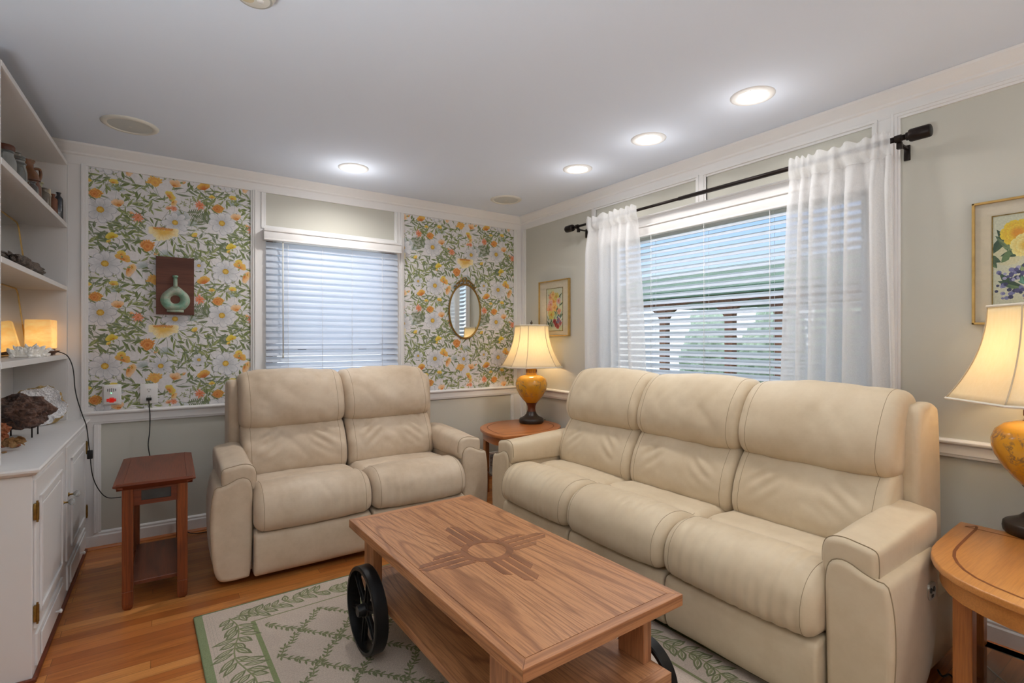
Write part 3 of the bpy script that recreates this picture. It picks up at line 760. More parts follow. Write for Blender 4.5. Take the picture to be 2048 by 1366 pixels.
def seating(name, label, cat, nseat, seatw, armL, armR, loc, rz, seed, wrinkle=1., controls=False, backw=None, splay=0.):
    """front faces local -y, local x runs left to right, back of the piece toward +y"""
    root = thing(name, label, cat, loc, rz)
    W = armL + nseat * seatw + armR
    x_s = [armL + i * seatw for i in range(nseat + 1)]
    sd = seed * 13.7
    # backrest shell ("wings" show beside the cushions)
    shell = [(-.47, .30), (-.455, .80), (-.425, .985), (-.385, 1.015), (-.30, 1.01), (-.255, .95), (-.23, .6), (-.22, .12), (-.30, .07), (-.44, .09)]
    bx0, bx1 = x_s[0] - .055, x_s[-1] + .055
    if backw: bx0, bx1 = backw
    for k, (a0, a1) in enumerate(((bx0, bx0 + .07), (bx1 - .07, bx1))):
        cushion('back_wing', [(a - (.03 if b_ > .3 else 0) * (a < -.4), b_) for a, b_ in shell], a0, a1, .026, root, nx=6, disp=lambda x, a, b_, t, u: .004 * fb(x * 3, a * 5, b_ * 4 + sd))
    cushion('back_shell', [(a + .03 * (a < -.35), b_ - .03 * (b_ > .9)) for a, b_ in shell], bx0 + .05, bx1 - .05, .02, root, nx=20)
    # base frame and dark underside
    b = MB(); b.box(.05, W - .05, -1.0, -.26, .05, .30, .01); b.build('base_frame', M[LTH[0]], root, angle=40)
    for x in (.12, W - .12):
        for y in (-.9, -.34):
            b = MB(); b.box(x - .03, x + .03, y - .03, y + .03, 0, .055, .004); b.build('foot', M['blackplastic'], root)
    for i in range(nseat):
        a0, a1 = x_s[i] + .002, x_s[i + 1] - .002
        s2 = sd + i * 7.3; cx = (a0 + a1) / 2; hw = (a1 - a0) / 2
        # seat cushion with a waterfall front
        sp = [(-.50, .43), (-.60, .458), (-.72, .468), (-.815, .470), (-.848, .457), (-.882, .472), (-.94, .492), (-1.02, .494), (-1.085, .468), (-1.128, .415), (-1.14, .35), (-1.130, .305), (-1.10, .280), (-1.03, .276), (-.8, .28), (-.5, .28)]
        def dseat(x, a, b_, t, u, s2=s2):
            d = .006 * fb(x * 2.2 + s2, a * 2.5, b_ * 2.5)
            nose = max(0, min(1, (-a - .86) / .1)) * max(0, min(1, (b_ - .25) / .05))
            rip = math.sin(x * 128 + 4.0 * fb(x * 4 + s2, a * 3, b_ * 3)) * max(0, .42 + 1.1 * fb(x * 4 + s2, a * 2, b_ * 2 + 3))
            d += nose * (.0034 if wrinkle < 1 else .0018) * rip
            w2 = fb(x * 13 + a * 7 + s2, a * 4 + x * 2, b_ * 5 + 9)
            d += .0045 * wrinkle * (abs(w2) ** 1.0 - .25) * (1 if a > -.86 else .8)
            edge = abs(u); d -= .006 * max(0, edge - .86) / .14
            return d
        cushion('seat_cushion', sp, a0, a1, .042, root, disp=dseat, crown=.012, seams=(a0 + .045, a1 - .045), n=120, nx=56, seam_range=(.22, .80))
        # lumbar cushion
        lp = [(-.50, .43), (-.585, .425), (-.645, .45), (-.668, .51), (-.655, .59), (-.618, .67), (-.578, .725), (-.54, .752), (-.47, .76), (-.40, .74), (-.38, .6), (-.40, .45)]
        b0, b1 = a0, a1
        if backw:
            b0 = backw[0] + .05 + (backw[1] - backw[0] - .1) * i / nseat; b1 = backw[0] + .05 + (backw[1] - backw[0] - .1) * (i + 1) / nseat
        def dl(x, a, b_, t, u, s2=s2):
            d = .007 * fb(x * 2.3 + s2, 2.1, b_ * 2.6)
            w2 = fb(x * 7 + b_ * 9 + s2, b_ * 4 - x * 5, 4.)
            d += .008 * wrinkle * (abs(w2) - .2)
            cr = max(0, 1 - (abs(u) - .5) ** 2 / .09) * math.exp(-((b_ - .66) / .09) ** 2)
            d += .0045 * wrinkle * cr * math.sin((x * 70 + b_ * 95 * (1 if u > 0 else -1)) + 2 * fb(x * 4, b_ * 4, s2))
            return d
        cushion('lumbar_cushion', lp, b0 + .002, b1 - .002, .036, root, disp=dl, crown=.016, seams=(b0 + .05, b1 - .05), nx=56, seam_range=(.1, .62))
        # headrest cushion
        hp = [(-.44, .735), (-.52, .728), (-.577, .748), (-.604, .80), (-.598, .87), (-.565, .95), (-.52, 1.01), (-.468, 1.05), (-.40, 1.062), (-.345, 1.045), (-.32, .98), (-.33, .80)]
        def dh(x, a, b_, t, u, s2=s2):
            d = .010 * fb(x * 2.8 + s2, 5.1, b_ * 3)
            w2 = fb(x * 7 + b_ * 3 + s2 * 2, b_ * 6 + x * 3, a * 3)
            d += .010 * wrinkle * (abs(w2) - .2)
            cr = math.exp(-((b_ - 1.0) / .07) ** 2) + .7 * math.exp(-((b_ - .80) / .05) ** 2)
            d += .0035 * wrinkle * cr * math.sin(x * 62 + b_ * 40 * math.sin(s2) + 3 * fb(x * 5, b_ * 4, s2)) * (.5 + fb(x * 3 + s2, 0, 0))
            return d
        cushion('headrest_cushion', hp, b0 - .004, b1 + .004, .045, root, disp=dh, crown=.02, seams=(b0 + .05, b1 - .05), nx=56, seam_range=(.08, .82))
        # fold-out footrest panel
        fp = [(-1.0, .262), (-1.085, .268), (-1.112, .245), (-1.116, .16), (-1.108, .075), (-1.085, .043), (-1.04, .04), (-1.0, .06)]
        cushion('footrest_panel', fp, a0 + .002, a1 - .002, .014, root, disp=lambda x, a, b_, t, u, s2=s2: .004 * fb(x * 3 + s2, 1, b_ * 4), n=64, nx=24)
    # arms: outer body with a scooped top edge, and a pad laid over it
    for side, xo, aw in ((0, 0., armL), (1, W, armR)):
        sg = 1 if side == 0 else -1
        def mx(pts): return [(xo + sg * px * aw / .18, z) for px, z in pts]
        arm = thing('arm', None, None); del_keys = None
        arm.parent = root
        bod = mx([(.001, .50), (-.010, .42), (-.012, .28), (-.002, .14), (.020, .060), (.065, .04), (.14, .04), (.168, .055), (.177, .2), (.180, .42), (.178, .50), (.166, .540), (.14, .556), (.11, .554), (.07, .536), (.035, .525), (.012, .522)])
        dz = lambda x, a, b_, t, u: .004 * fb(a * 6 + sd, x * 3, b_ * 4)
        rows, xs = sweep(bod, -1.075, -.56, .02, 84, 30, 'y', dz)
        rows = [[(p[0] - sg * -.045 * max(0, (p[1] + .8) / .28) ** 2 * (1 if abs(p[0] - xo) < aw * .5 else 0), p[1] - .07 * max(0, (p[1] + .8) / .28) * max(0, (.45 - p[2]) / .4), p[2]) for p in r] for r in rows]
        # the rear of the body rises slightly and the front bottom tucks in
        b = MB(); b.grid(rows, close=True)
        for V in (b.V[0], b.V[-1]): b.bm.faces.new(V)
        ob = b.build('arm_body', M[LTH[0]], arm, smooth=True)
        k = 6; pts = [p for p in rows[k]]
        top = [p for p in pts if p[2] > .10]
        i0 = max(range(len(pts)), key=lambda i: (pts[i][2] < .10) and (pts[(i + 1) % len(pts)][2] >= .10))
        run = []
        for j in range(len(pts)):
            p = pts[(i0 + 1 + j) % len(pts)]
            if p[2] >= .10: run.append((p[0], p[1] - .001, p[2] + .001))
            else: break
        if len(run) > 5:
            b = MB(); b.tube(run, .0018, 6); b.build('piping', M['seam'], ob, smooth=True)
        pad = mx([(.046, .49), (.038, .53), (.037, .575), (.040, .600), (.054, .611), (.09, .618), (.13, .624), (.166, .619), (.190, .600), (.200, .56), (.196, .505), (.176, .482), (.11, .476)])
        dp = lambda x, a, b_, t, u: .005 * fb(a * 5 + sd, x * 5, b_ * 4 + side)
        rows, xs = sweep(pad, -1.058, -.50, .022, 72, 30, 'y', dp)
        rows = [[(p[0], p[1] - .0, p[2] + .030 * max(0, (p[1] + .98) / .48) * (p[2] > .5)) for p in r] for r in rows]
        b = MB(); b.grid(rows, close=True)
        for V in (b.V[0], b.V[-1]): b.bm.faces.new(V)
        op = b.build('arm_pad', M[LTH[0]], arm, smooth=True)
        pts = rows[6]; i0 = max(range(len(pts)), key=lambda i: (pts[i][2] < .52) and (pts[(i + 1) % len(pts)][2] >= .52))
        run = []
        for j in range(len(pts)):
            p = pts[(i0 + 1 + j) % len(pts)]
            if p[2] >= .52: run.append((p[0], p[1] - .001, p[2] + .001))
            else: break
        if len(run) > 5:
            b = MB(); b.tube(run, .0016, 6); b.build('piping', M['seam'], op, smooth=True)
        if controls and side == 1:
            b = MB()
            ov = [(-.745 + .034 * math.copysign(abs(math.cos(t)) ** .6, math.cos(t)), .425 + .028 * math.copysign(abs(math.sin(t)) ** .6, math.sin(t))) for t in np.linspace(0, 2 * PI, 29)[:-1]]
            b.prism(ov, W + .004, W + .012, 'x', .001); cp_ = b.build('recline_control', simple('nickel_plate', (176, 170, 158), .35, .8), arm)
            b = MB()
            for dy in (-.013, .013): b.lathe([(0, .002), (.008, .002), (.009, 0)], (0, 0, 0), 14, M=Matrix.Translation((W + .012, -.745 + dy, .43)) @ Matrix.Rotation(PI / 2, 4, 'Y'))
            b.box(W + .012, W + .014, -.753, -.737, .405, .414, .001)
            b.build('button', M['blackplastic'], cp_, angle=40)
    return root
LTH[0] = 'leather_tan'
seating('reclining_loveseat', 'two-seat cream leather reclining loveseat against the papered wall', 'sofa', 2, .62, .178, .185, (-2.640, .02, 0), 0, 3, wrinkle=1.25)
LTH[0] = 'leather'
# long sofa: local -y faces world -x, local x runs toward the camera
seating('reclining_sofa', 'long three-seat cream leather reclining sofa under the wide curtained window', 'sofa', 3, .622, .18, .182, (.02, -1.145, 0), -PI / 2, 9, wrinkle=.8, controls=True, backw=(.13, 2.125))

# ================================================================== COFFEE TABLE (railway-cart style)
ct = thing('coffee_table', 'oak cart-style coffee table with sun inlay and black iron wheels, on the rug', 'coffee table', (-1.824, -2.325, 0), math.radians(1.3))
TZ = .460; hx, hy = .319, .649
b = MB(); b.box(-hx + .035, hx - .035, -hy + .035, hy - .035, TZ - .036, TZ); b.build('tabletop', M['oak'], ct)
b = MB()
def strip(bm, pts, z0, z1): bm.prism(pts, z0, z1, 'z')
strip(b, [(-hx, -hy), (hx, -hy), (hx - .034, -hy + .034), (-hx + .034, -hy + .034)], TZ - .036, TZ + .0002)
b.build('edge_band_end', M['oak_x'], ct, bev=.002); b = MB()
strip(b, [(hx, hy), (-hx, hy), (-hx + .034, hy - .034), (hx - .034, hy - .034)], TZ - .036, TZ + .0002)
o = b.build('edge_band_end', M['oak_x'], ct, bev=.002)
b = MB()
strip(b, [(-hx, hy), (-hx, -hy), (-hx + .034, -hy + .034), (-hx + .034, hy - .034)], TZ - .036, TZ + .0002)
strip(b, [(hx, -hy), (hx, hy), (hx - .034, hy - .034), (hx - .034, -hy + .034)], TZ - .036, TZ + .0002)
o = b.build('edge_band_side', M['oak'], ct, bev=.002)
# inlaid sun: ring and four groups of rays
b = MB()
def ringpoly(bm, r0, r1, z0, z1, n=64):
    rows = [[(r * math.cos(2 * PI * k / n), r * math.sin(2 * PI * k / n), z) for r, z in ((r0, z0), (r1, z0), (r1, z1), (r0, z1))] for k in range(n)]
    V = [[bm.bm.verts.new(p) for p in rw] for rw in rows]
    for i in range(n):
        for j in range(4): bm.bm.faces.new((V[i][j], V[(i + 1) % n][j], V[(i + 1) % n][(j + 1) % 4], V[i][(j + 1) % 4]))
ringpoly(b, .074, .102, TZ - .001, TZ + .0009)
for q_, S_ in ((0, 1.), (1, 1.), (2, 1.), (3, 1.)):
    R_ = Matrix.Rotation(q_ * PI / 2, 3, 'Z')
    long_, wid = (.285, .0255) if q_ % 2 == 0 else (.30, .0255)
    for k, (o_, l_) in enumerate(((-1.5, .74), (-.5, 1.), (.5, 1.), (1.5, .74))):
        gap = .0095
        y0, y1 = o_ * (wid + gap) - wid / 2, o_ * (wid + gap) + wid / 2
        L = long_ * l_; sk = .022 * (1 if o_ > 0 else -1)
        s0 = math.sqrt(max(0, .1 ** 2 - min(abs(y0), abs(y1)) ** 2)) - .003
        pts = [(s0, y0), (L + (0 if o_ > 0 else -.02), y0), (L + (-.02 if o_ > 0 else 0), y1), (s0, y1)]
        pts = [tuple((R_ @ Vector((p[0], p[1], 0)))[:2]) for p in pts]
        b.prism(pts, TZ - .001, TZ + .0008, 'z')
b.build('sun_inlay', M['inlay'], ct)
# lower shelf, legs
b = MB(); SZ = .215
b.box(-.285, .285, -.60, .60, SZ - .034, SZ); b.build('shelf', M['oak'], ct, bev=.002)
for a_, c_ in ((-.632, -.60), (.60, .632)):
    b = MB(); b.box(-.285, .285, a_, c_, SZ - .034, SZ + .0005); b.build('shelf_edge_band', M['oak_x'], ct, bev=.002)
for sx in (-1, 1):
    for sy in (-1, 1):
        b = MB(); x = sx * .263; y = sy * .50
        b.box(x - .019, x + .019, y - .055, y + .055, SZ, TZ - .036); b.build('leg', M['oak_z'], ct, bev=.002)
for sy in (1, -1):
    b = MB(); b.box(-.262, .262, sy * .50 - .02, sy * .50 + .02, SZ - .075, SZ - .034); b.build('axle_beam', M['oak_x'], ct, bev=.002)
def cart_wheel(x, y, R, wd, side, nm='wheel'):
    Mx = Matrix.Translation((x, y, R + .0128)) @ Matrix.Rotation(PI / 2, 4, 'Y')
    b = MB()
    prof = [(R - .016, -wd / 2), (R - .004, -wd / 2), (R, -wd / 2 + .004), (R, wd / 2 - .004), (R - .004, wd / 2), (R - .012, wd / 2), (R - .018, .006), (R - .018, -.006), (R - .016, -wd / 2)]
    b.lathe(prof, n=64, M=Mx, caps=False)
    rim = b.build(nm, M['iron'], ct, angle=35)
    b = MB()
    b.lathe([(0, -wd / 2 - .012), (.02, -wd / 2 - .012), (.022, -wd / 2 - .008), (.026, -.012), (.036, -.008), (.036, .008), (.026, .012), (.022, wd / 2 + .01), (0, wd / 2 + .01)], n=28, M=Mx)
    b.build('hub', M['iron'], rim, angle=35)
    for k in range(6):
        b = MB(); A = Mx @ Matrix.Rotation(2 * PI * k / 6 + .2, 4, 'Z')
        pts = [(.03, -.017), (R * .5, -.010), (R - .03, -.012), (R - .016, -.022), (R - .016, .022), (R - .03, .012), (R * .5, .010), (.03, .017)]
        b.prism(pts, -.005, .005, 'z'); b.box(.03, R - .018, -.003, .003, -.012, .012)
        bmesh.ops.transform(b.bm, matrix=A, verts=b.bm.verts)
        b.build('spoke', M['iron'], rim, bev=.001)
    return rim
cart_wheel(-.338, .372, .168, .054, -1); cart_wheel(.338, .372, .168, .054, 1)
cart_wheel(.310, -.50, .125, .045, 1); cart_wheel(-.310, -.50, .125, .045, -1)
b = MB(); b.tube([(-.36, .372, .180), (.36, .372, .180)], .012, 12); b.build('axle', M['iron'], ct, smooth=True)
b = MB(); b.tube([(-.33, -.50, .137), (.33, -.50, .137)], .01, 12); b.build('axle', M['iron'], ct, smooth=True)

# ================================================================== RUG
def rug_art():
    A = Art(); R = random.Random(5)
    G1, G2, G3 = lc((140, 142, 102)), lc((166, 166, 128)), lc((122, 126, 90))
    CR = lc((210, 196, 178))
    W_, L_ = 1.69, 2.46      # u to the right from the far-left corner, v toward the camera
    A.stroke([(.008, 0), (.008, L_)], .05, lc((138, 148, 108)))
    A.stroke([(0, .004), (W_, .004)], .018, lc((110, 130, 92)))
    A.stroke([(W_ - .012, 0), (W_ - .012, L_)], .028, G3)
    A.stroke([(.212, .2), (.212, L_ - .2)], .019, lc((140, 150, 104)))
    A.stroke([(W_ - .212, .2), (W_ - .212, L_ - .2)], .014, G1)
    A.stroke([(.205, .2), (W_ - .205, .2)], .008, G1)
    # tufted rows in the plain border
    for k in range(3):
        u = .045 + k * .012; A.stroke([(u, .05), (u, L_)], .0016, lc((186, 174, 158)))
    def oleaf(x, y, a, L, Wd):
        A.leaf(x, y, a, L, Wd, G1, G3); A.leaf(x + math.cos(a) * L * .16, y + math.sin(a) * L * .16, a, L * .62, Wd * .55, CR, CR)
        A.leaf(x + math.cos(a) * L * .14, y + math.sin(a) * L * .14, a, L * .62, Wd * .3, G2, G1)
    def garland(path, sc=1.):
        P = catmull(path, max(8, int(len(path) * 7)), closed=False)
        A.stroke([tuple(p) for p in P], .006, G1)
        for i in range(1, len(P) - 1, 3):
            d = P[i + 1] - P[i - 1]; a = math.atan2(d[1], d[0])
            for s_ in (-1, 1):
                if R.random() < .9: oleaf(P[i][0], P[i][1], a + s_ * R.uniform(.6, 1.15), R.uniform(.065, .10) * sc, R.uniform(.028, .040) * sc)
    n = 26
    garland([(.13 + .022 * math.sin(i * 1.25), .11 + i * (L_ - .2) / n) for i in range(n)], 1.05)
    n = 17
    garland([(.16 + i * (W_ - .3) / n, .105 + .018 * math.sin(i * 1.3)) for i in range(n)], .95)
    n = 26
    garland([(W_ - .12 + .02 * math.sin(i * 1.25), .11 + i * (L_ - .2) / n) for i in range(n)], 1.0)
    # trellis of leafy vines in the field
    def vine(x0, y0, x1, y1):
        m_ = 9; ph = R.uniform(0, 6)
        P = [(x0 + (x1 - x0) * i / m_ + .006 * math.sin(i * 1.6 + ph), y0 + (y1 - y0) * i / m_ + .006 * math.cos(i * 1.3 + ph)) for i in range(m_ + 1)]
        A.stroke(P, .0055, G1)
        for i in range(m_):
            a = math.atan2(P[i + 1][1] - P[i][1], P[i + 1][0] - P[i][0])
            for s_ in (-1, 1):
                A.leaf(P[i][0], P[i][1], a + s_ * R.uniform(.5, 1.), R.uniform(.022, .034), .0095, G1, G3)
    dx, dy = .236, .283
    i = 0
    us = [.25 + .118 * k for k in range(11)]
    for j in range(-1, 17):
        for k in range(10):
            x0, x1 = us[k], us[k + 1]; ya = .255 + j * dy / 2 + 0
            if (j + k) % 2 == 0: y0, y1 = ya, ya + dy / 2
            else: y0, y1 = ya + dy / 2, ya
            if min(y0, y1) < .22 or max(y0, y1) > L_ - .22: continue
            vine(x0, y0, x1, y1)
    return A, W_, L_
RA, RW, RL = rug_art()
rug = thing('area_rug', 'beige hooked rug with green leaf border and vine trellis, under the coffee table', 'rug', (-2.735, -1.265, 0), math.radians(1.6))
b = MB()
b.box(0, RW, -RL, 0, .0, .0108, .004); b.build('rug_body', simple('rug_edge_wool', (124, 136, 100), .95, bump=(240, .6, .003)), rug, angle=40)
art_mesh('rug_face', RA, lambda u, v, h: (u, -v, .0111 + h * .06), (.004, RW - .004, .004, RL - .004), lc((206, 188, 172)), M['rug'], parent=rug)

# ================================================================== SIDE TABLE (mission style)
st = thing('side_table', 'small red-brown mission side table beside the white cabinet', 'side table', (-2.872, -.70, 0), math.radians(-.8))
b = MB(); b.box(-.125, .125, -.325, .325, .578, .60); b.build('tabletop', M['cherry_y'], st, bev=.003)
for sx in (-1, 1):
    b = MB(); b.prism([(sx * .125, .6), (sx * .163, .594), (sx * .163, .585), (sx * .125, .572)], -.33, .33, 'y'); b.build('breadboard_edge', M['cherry_y'], st, bev=.002)
# top front edge is chamfered
b = MB(); b.prism([(-.325, .6), (-.34, .592), (-.31, .565), (-.30, .572)], -.150, .150, 'x'); b.build('edge_moulding', M['cherry'], st)
for sx in (-1, 1):
    for sy in (-1, 1):
        x, y = sx * .108, sy * .29
        b = MB()
        ch = lambda: None
        rows = []
        for z, w in ((0, .011), (.012, .019), (.03, .0215), (.088, .0215), (.0885, .0195), (.091, .0195), (.0915, .0215), (.578, .0215)):
            rows.append([(x - w, y - w, z), (x + w, y - w, z), (x + w, y + w, z), (x - w, y + w, z)])
        b.grid(rows, close=True); b.bm.faces.new(b.V[0]); b.bm.faces.new(b.V[-1])
        b.build('leg', M['cherry_z'], st, bev=.0015)
slate = simple('dark_slate', (58, 58, 56), .6, bump=(30, .4, .004), var=.25, vscale=18)
for sy in (-1, 1):
    b = MB(); y = sy * .292
    b.box(-.09, .09, y - .011, y + .011, .555, .578); b.box(-.09, .09, y - .011, y + .011, .487, .507); b.box(-.09, -.056, y - .011, y + .011, .507, .555); b.box(.062, .09, y - .011, y + .011, .507, .555)
    ap = b.build('apron', M['cherry'], st)
    b = MB(); b.box(-.056, .062, y - .006, y + .006, .507, .555); b.build('slate_tile', slate, ap)
for sx in (-1, 1):
    b = MB(); b.box(sx * .11 - .01, sx * .11 + .01, -.27, .27, .49, .578); b.build('side_rail', M['cherry_y'], st)
b = MB(); b.box(-.098, .098, -.27, .27, .098, .118); b.build('shelf', wood('dark_cherry', (120, 62, 36), (100, 48, 26), (60, 24, 12), 'y', rings=8, rs=4), st, bev=.003)

# ================================================================== LEAF-SHAPED END TABLES
def poly_round(pts, n=160):
    P = catmull(pts, n); return [tuple(p) for p in P]
def offset_poly(pts, d):
    out = []; m = len(pts); A = sum(pts[i][0] * pts[(i + 1) % m][1] - pts[(i + 1) % m][0] * pts[i][1] for i in range(m))
    s = 1 if A > 0 else -1
    for i in range(m):
        a, c = pts[i - 1], pts[(i + 1) % m]; dx, dy = c[0] - a[0], c[1] - a[1]; L = math.hypot(dx, dy) or 1e-6
        out.append((pts[i][0] - dy / L * d * s, pts[i][1] + dx / L * d * s))
    return out
def end_table(name_label, outline, corners, legs, loc, wood_top, wood_leg, glass_z=.20):
    """outline: smooth arcs between sharp corners, given as list of arcs"""
    t = thing('end_table', name_label, 'end table', loc)
    pts = []
    for arc in outline:
        P = catmull(arc, 30, closed=False); pts += [tuple(p) for p in P[:-1]]
    H_ = .555
    b = MB(); b.prism(pts, H_ - .024, H_, 'z', bev=.005, seg=3); b.build('tabletop', wood_top, t, angle=35)
    ins = offset_poly(pts, .055); ins2 = offset_poly(pts, .064)
    b = MB(); n = len(pts)
    V1 = [b.bm.verts.new((p[0], p[1], H_ + .0006)) for p in ins]; V2 = [b.bm.verts.new((p[0], p[1], H_ + .0006)) for p in ins2]
    for i in range(n):
        try: b.bm.faces.new((V1[i], V1[(i + 1) % n], V2[(i + 1) % n], V2[i]))
        except ValueError: pass
    b.build('inlay_line', M['honeydark'], t)
    a1, a2 = offset_poly(pts, .022), offset_poly(pts, .040)
    b = MB()
    V = [[b.bm.verts.new((p[0], p[1], z)) for p in q_] for q_, z in ((a1, H_ - .024), (a1, H_ - .082), (a2, H_ - .082), (a2, H_ - .024))]
    for j in range(4):
        for i in range(n):
            b.bm.faces.new((V[j][i], V[j][(i + 1) % n], V[(j + 1) % 4][(i + 1) % n], V[(j + 1) % 4][i]))
    b.build('apron', wood_top, t, angle=35)
    for lx, ly, w in legs:
        b = MB(); b.box(lx - w, lx + w, ly - w, ly + w, 0, H_ - .024); b.build('leg', wood_leg, t, bev=.003)
    g = offset_poly(pts, .06)
    b = MB(); b.prism(g, glass_z, glass_z + .008, 'z', bev=.002); b.build('glass_shelf', M['glass'], t)
    return t
outl = [[(-.765, -.85), (-.79, -.72), (-.765, -.56), (-.70, -.40), (-.60, -.30), (-.48, -.235), (-.33, -.215), (-.19, -.235), (-.065, -.28)],
        [(-.065, -.28), (-.035, -.42), (-.045, -.58), (-.10, -.71), (-.22, -.82), (-.36, -.875), (-.50, -.885), (-.64, -.87), (-.765, -.85)]]
cx, cy = -.42, -.55
end_table('orange oak leaf-shaped end table in the room corner between the two sofas', [[(x - cx, y - cy) for x, y in a] for a in outl], None,
          [(-.585 - .03 - cx, -.36 - cy, .019), (-.115 - cx, -.66 - cy, .019), (-.715 - cx, -.79 - cy, .019), (-.12 - cx, -.34 - cy, .019)], (cx, cy, 0), M['honey2'], M['honey_z'])
outr = [[(-.245, -3.335), (-.46, -3.345), (-.66, -3.362), (-.79, -3.412), (-.88, -3.49), (-.94, -3.62), (-.965, -3.76), (-.94, -3.90), (-.88, -4.03), (-.79, -4.11), (-.66, -4.157), (-.46, -4.174), (-.245, -4.184)],
        [(-.245, -4.184), (-.245, -3.9), (-.245, -3.6), (-.245, -3.335)]]
cx, cy = -.58, -3.76
OFFR = -.006
end_table('golden oak bow-front end table at the right edge, under the big lit lamp', [[(x - cx, y - cy) for x, y in a] for a in outr], None,
          [(-.76 - cx, -3.475 - cy, .024), (-.30 - cx, -3.40 - cy, .022), (-.76 - cx, -4.05 - cy, .024), (-.30 - cx, -4.12 - cy, .022)], (cx - .02, cy + OFFR, 0), M['honey'], M['honey_z'], .12)

# ================================================================== TABLE LAMPS
def shade_mat():
    m = NT('cream_silk_shade'); nz = m.noise(m.coord((1, 1, .05)), 120, 2)
    c = m.ramp(nz, [(.3, lin((244, 232, 200))), (.7, lin((250, 240, 214)))])
    m.base(c); m.set(Roughness=.8)
    tr = m.n('ShaderNodeBsdfTranslucent'); tr.inputs[0].default_value = lin((250, 238, 208))
    mx = m.n('ShaderNodeMixShader'); mx.inputs[0].default_value = .5
    m.l(m.b.outputs[0], mx.inputs[1]); m.l(tr.outputs[0], mx.inputs[2]); m.l(mx.outputs[0], m.out.inputs[0])
    return m.m
M['shade'] = shade_mat()
M['shadetrim'] = simple('shade_cord_trim', (238, 228, 210), .8)
M['shaderib'] = simple('shade_rib_cord', (204, 184, 154), .8)
def ginger():
    m = NT('mustard_painted_ceramic'); v = m.coord()
    n = m.noise(v, 5, 4, .6); c = m.ramp(n, [(.3, lin((206, 140, 22))), (.7, lin((232, 172, 48)))])
    # faint painted sprays in a band round the body
    n2 = m.noise(v, 22, 3, .6, 1.2); n3 = m.noise(v, 9, 2)
    sep = m.n('ShaderNodeSeparateXYZ'); m.l(v, sep.inputs[0])
    band = m.ramp(sep.outputs[2], [(.20, (0, 0, 0, 1)), (.27, (1, 1, 1, 1)), (.36, (1, 1, 1, 1)), (.39, (0, 0, 0, 1))])
    f = m.math('MULTIPLY', m.ramp(n2, [(.50, (0, 0, 0, 1)), (.58, (1, 1, 1, 1)), (.64, (0, 0, 0, 1))]), band)
    f = m.math('MULTIPLY', f, m.ramp(n3, [(.42, (0, 0, 0, 1)), (.55, (1, 1, 1, 1))]))
    m.base(m.mix(m.math('MULTIPLY', f, .85), c, lin((112, 92, 70)))); m.set(Roughness=.22)
    m.b.inputs['Coat Weight'].default_value = .5
    return m.m
M['ginger'] = ginger()
M['lampdark'] = simple('dark_painted_foot', (44, 34, 28), .35, var=.3, vscale=30)
M['lampbrown'] = simple('brown_glazed_stem', (98, 48, 22), .3, var=.25, vscale=30)
M['bulb'] = simple('lit_bulb', (255, 240, 210), .4, emit=(255, 214, 150), estr=22)
